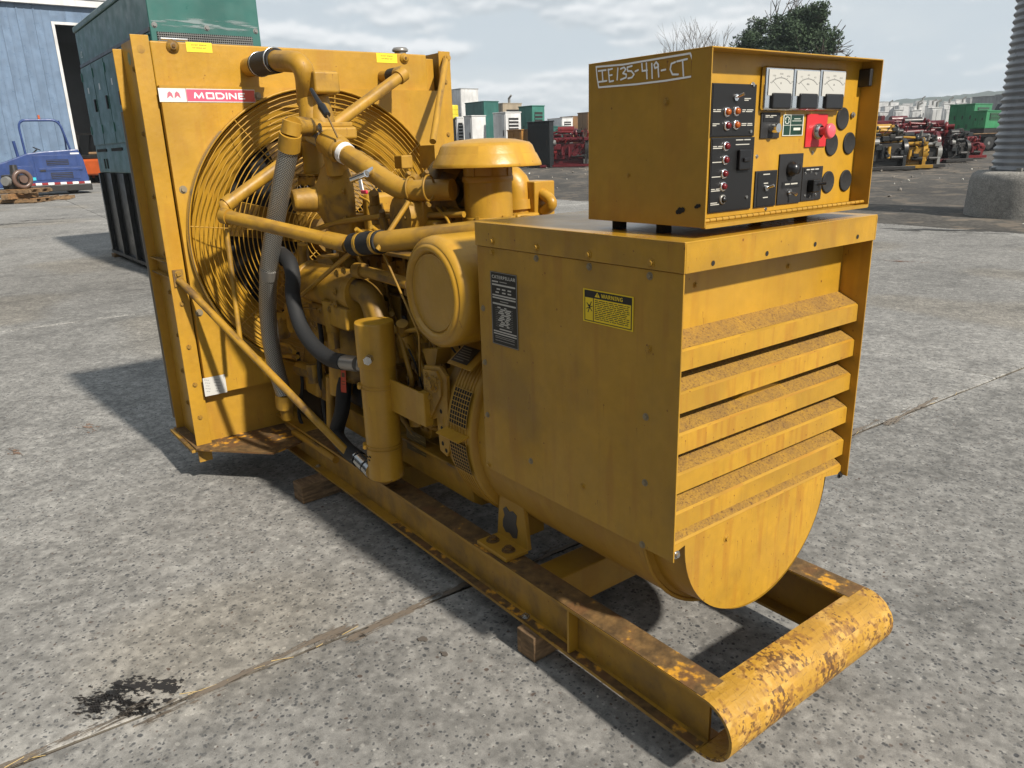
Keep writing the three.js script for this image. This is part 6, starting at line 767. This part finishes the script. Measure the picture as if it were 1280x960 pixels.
{ const c = atD(1240, 53), t = thing('flatbed_trailer', 'low flatbed trailer with pale timber deck carrying green enclosure', 'trailer', c); t.rotation.y = 1.2; part(t, 'chassis', box(-3, 3, 0.7, 0.86, -0.9, 0.9, 0.02), C.dark); for (let i = 0; i < 12; i++) part(t, 'deck_plank', box(-3 + i * 0.5, -2.53 + i * 0.5, 0.862, 0.90, -1.1, 1.1), M.wood); for (const x of [-1.2, -0.3]) for (const z of [-0.8, 0.8]) { const w = part(t, 'wheel', lathe([[0.1, -0.12], [0.32, -0.12], [0.38, -0.06], [0.38, 0.06], [0.32, 0.12], [0.1, 0.12]], V(x, 0.38, z), ZP, 20), M.rubber); part(w, 'rim', cyl(V(x, 0.38, z - 0.1), V(x, 0.38, z + 0.1), 0.16, 0.16, 12), C.steel); } }
enclosure({ name: 'tank_trailer', label: 'long pale grey trailer body above the bright green enclosures', u0: 1216, um: 1252, u2: 1264, vt: 118.5, D: 80, mat: C.grey, doors: 4, vents: 0, cat: 'trailer' });
enclosure({ name: 'tank_trailer', label: 'pale grey trailer body beside the corrugated column', u0: 1245, um: 1266, u2: 1290, vt: 116.5, D: 74, mat: C.grey, doors: 3, vents: 0, cat: 'trailer' });
{ const c = atD(1266, 58), g = new THREE.IcosahedronGeometry(1, 4), p = g.attributes.position; for (let i = 0; i < p.count; i++) { const x = p.getX(i), y = p.getY(i), z = p.getZ(i), k = 0.8 + 0.35 * vn(x * 3 + 9, y * 3 + z * 2 + 9, 99, 5); p.setXYZ(i, x * k * 1.5, Math.max(-0.02, y * k * 3.1), z * k * 1.6); } g.computeVertexNormals(); const t = thing('tarpaulin_heap', 'dark tarpaulin covered heap beside the corrugated column', 'heap', c); part(t, 'tarpaulin', g, coat(0.05, 0.05, 0.055, 0.6)); part(t, 'tie_rope', [torus(V(0, 1.0, 0), YP, 1.42, 0.03, 40, 6)], C.steel); }
{ // distant row of white sets
  const r = rng(88); let n = 0; const where = ['with a dark end grille', 'with a grey base', 'with side doors', 'with a low roof', 'with a short stack'];
  for (const [D, us] of [[62, [1098, 1119, 1140, 1163, 1183]], [80, [1104, 1122, 1141, 1160, 1179, 1197]], [104, [1098, 1114, 1130, 1146, 1163, 1180, 1196, 1212]]]) for (const u of us) {
    const w = 9 + r() * 6, vt = (D === 62 ? 137 : D === 80 ? 131 : 127) - (u - 1100) * 0.05 + r() * 4; n++;
    enclosure({ name: 'white_generator_enclosure', label: 'white generator enclosure in the distant rows behind the red engines', group: 'distant rows of white enclosures', u0: u - w * 0.4, um: u, u2: u + w * 1.15, vt, D: D + r() * 5, mat: r() < 0.9 ? C.white : C.grey, doors: 2, stack: r() < 0.3, end: r() < 0.6 ? 1 : 0, vents: 0 }).rotation.y = 0.5 + r() * 0.25;
  }
}
{ // corrugated column on a concrete footing
  const c = atD(1301, 17.2), t = thing('corrugated_column', 'galvanised corrugated steel column on round concrete footing', 'column', c), pr = [], R = 0.70; for (let y = 0; y <= 7; y += 0.02) pr.push([R + Math.sin(y / 0.118 * Math.PI * 2) * 0.022, y + 0.78]);
  part(t, 'corrugated_shell', lathe(pr, V(0, 0, 0), YP, 56), coat(0.25, 0.26, 0.275, 0.5)); const fc = std({ map: clone(T.conc, 0.8), roughness: 0.95, bumpMap: clone(T.concBump, 0.8), bumpScale: 0.01, color: rgb(1.1, 1.08, 1.05) });
  part(t, 'footing', lathe([[1.06, -0.1], [1.05, 0.2], [1.03, 0.62], [1.0, 0.72], [0.93, 0.775], [0.6, 0.785]], V(0, 0, 0), YP, 48), fc); for (let k = 0; k < 8; k++) part(t, 'anchor_clip', box(R - 0.01, R + 0.08, 0.785, 0.84, -0.04, 0.04).rotateY(k * 0.785), C.steel);
}
// trees behind the console
function limb(out, p, d, len, r, depth, rg, tips, spread) { const e = p.clone().addScaledVector(d, len); out.push(cyl(p, e, r, r * 0.62, depth > 3 ? 8 : 5, true)); if (depth === 0) { tips.push(e); return; } const n = depth > 3 ? 3 : 2 + (rg() < 0.55 ? 1 : 0); for (let i = 0; i < n; i++) { const q = V(rg() - 0.5, rg() - 0.30, rg() - 0.5).normalize(), dd = d.clone().multiplyScalar(1).addScaledVector(q, spread).normalize(); limb(out, p.clone().lerp(e, 0.7 + 0.3 * rg()), dd, len * (0.68 + rg() * 0.2), r * 0.62, depth - 1, rg, tips, spread); } }
{
  const c = atD(972, 60), top = far(970, 17, c).y - c.y, rg = rng(17), out = [], tips = []; limb(out, V(0, 0, 0), V(0, 1, 0), top * 0.36, 0.3, 5, rg, tips, 0.85);
  const t = thing('broadleaf_tree', 'dense dark green broadleaf tree rising behind the control console', 'tree', c); part(t, 'trunk', out, coat(0.07, 0.055, 0.04, 0.95));
  const pos = [], col = []; const R = 3.1, cy = top - 2.7;
  const clumps = tips.map((p) => p.clone()); for (let i = 0; i < 190; i++) { const a = V(rg() - 0.5, rg() - 0.5, rg() - 0.5).normalize().multiplyScalar(0.45 + 0.55 * Math.cbrt(rg())); clumps.push(V(a.x * R, cy + a.y * 2.5, a.z * R)); }
  for (const p of clumps) { const rr = 0.4 + rg() * 0.4, n = 170, sh = 0.75 + rg() * 0.5; if (Math.hypot(p.x, p.z) > R * 1.06 || p.y > top - 0.2) continue; for (let i = 0; i < n; i++) { const o = V(rg() - 0.5, rg() - 0.5, rg() - 0.5).normalize().multiplyScalar(rr * Math.cbrt(rg())).add(p), a = V(rg() - 0.5, rg() - 0.5, rg() - 0.5).normalize().multiplyScalar(0.12), b = V(rg() - 0.5, rg() - 0.5, rg() - 0.5).normalize().multiplyScalar(0.12); for (const q of [o.clone().add(a), o.clone().add(b), o.clone().sub(a)]) { pos.push(q.x, q.y, q.z); col.push(0.030 * sh, 0.055 * sh, 0.022 * sh); } } }
  const g = new THREE.BufferGeometry(); g.setAttribute('position', new THREE.Float32BufferAttribute(pos, 3)); g.setAttribute('color', new THREE.Float32BufferAttribute(col, 3)); g.computeVertexNormals(); const m = new THREE.Mesh(g, std({ vertexColors: true, roughness: 0.8, side: THREE.DoubleSide })); m.name = 'crown'; m.castShadow = m.receiveShadow = true; t.add(m);
  const c2 = atD(892, 64), t2h = far(892, 33, c2).y - c2.y, o2 = [], k2 = []; limb(o2, V(0, 0, 0), V(0.03, 1, 0), t2h * 0.33, 0.12, 5, rng(29), k2, 0.62); const b = thing('bare_tree', 'leafless grey tree beside the dense green tree', 'tree', c2); part(b, 'trunk', o2, coat(0.13, 0.115, 0.10, 0.95));
  const c3 = atD(862, 66), o3 = [], k3 = []; limb(o3, V(0, 0, 0), V(-0.04, 1, 0), (far(858, 42, c3).y - c3.y) * 0.33, 0.10, 5, rng(35), k3, 0.55); const b3 = thing('bare_tree', 'smaller leafless tree at the end of the tree group', 'tree', c3); part(b3, 'trunk', o3, coat(0.13, 0.115, 0.10, 0.95));
}
{ // long warehouse facing the yard behind the photographer, whose unlit wall keeps the near side of the machine dim
  const t = thing('warehouse', 'long dark grey warehouse along the open side of the apron', 'building', V(-8, 0, 11.5)); for (let i = 0; i < 24; i++) part(t, 'wall_panel', [box(-24 + i * 2, -22.01 + i * 2, 0, 8.5, 0, 0.12), box(-24 + i * 2, -23.9 + i * 2, 0, 8.5, -0.06, -0.001)], coat(0.07, 0.075, 0.08)); part(t, 'roof', extX([[0.2, 8.52], [-14, 11], [-14, 11.1], [0.2, 8.62]], -24.2, 24.2), C.grey); part(t, 'end_wall', [box(23.9, 24.0, 0, 8.5, 0.13, 14)], C.grey); part(t, 'end_wall', [box(-24, -23.9, 0, 8.5, 0.13, 14)], C.grey); for (const x of [-14, -2, 10]) { const d = part(t, 'loading_door', box(x, x + 4, 0, 4.5, -0.1, -0.062), C.dark); for (let k = 0; k < 8; k++) part(d, 'door_slat', box(x + 0.05, x + 3.95, 0.05 + k * 0.55, 0.55 + k * 0.55, -0.13, -0.101), C.dark); }
}
renderer.render(scene, camera);
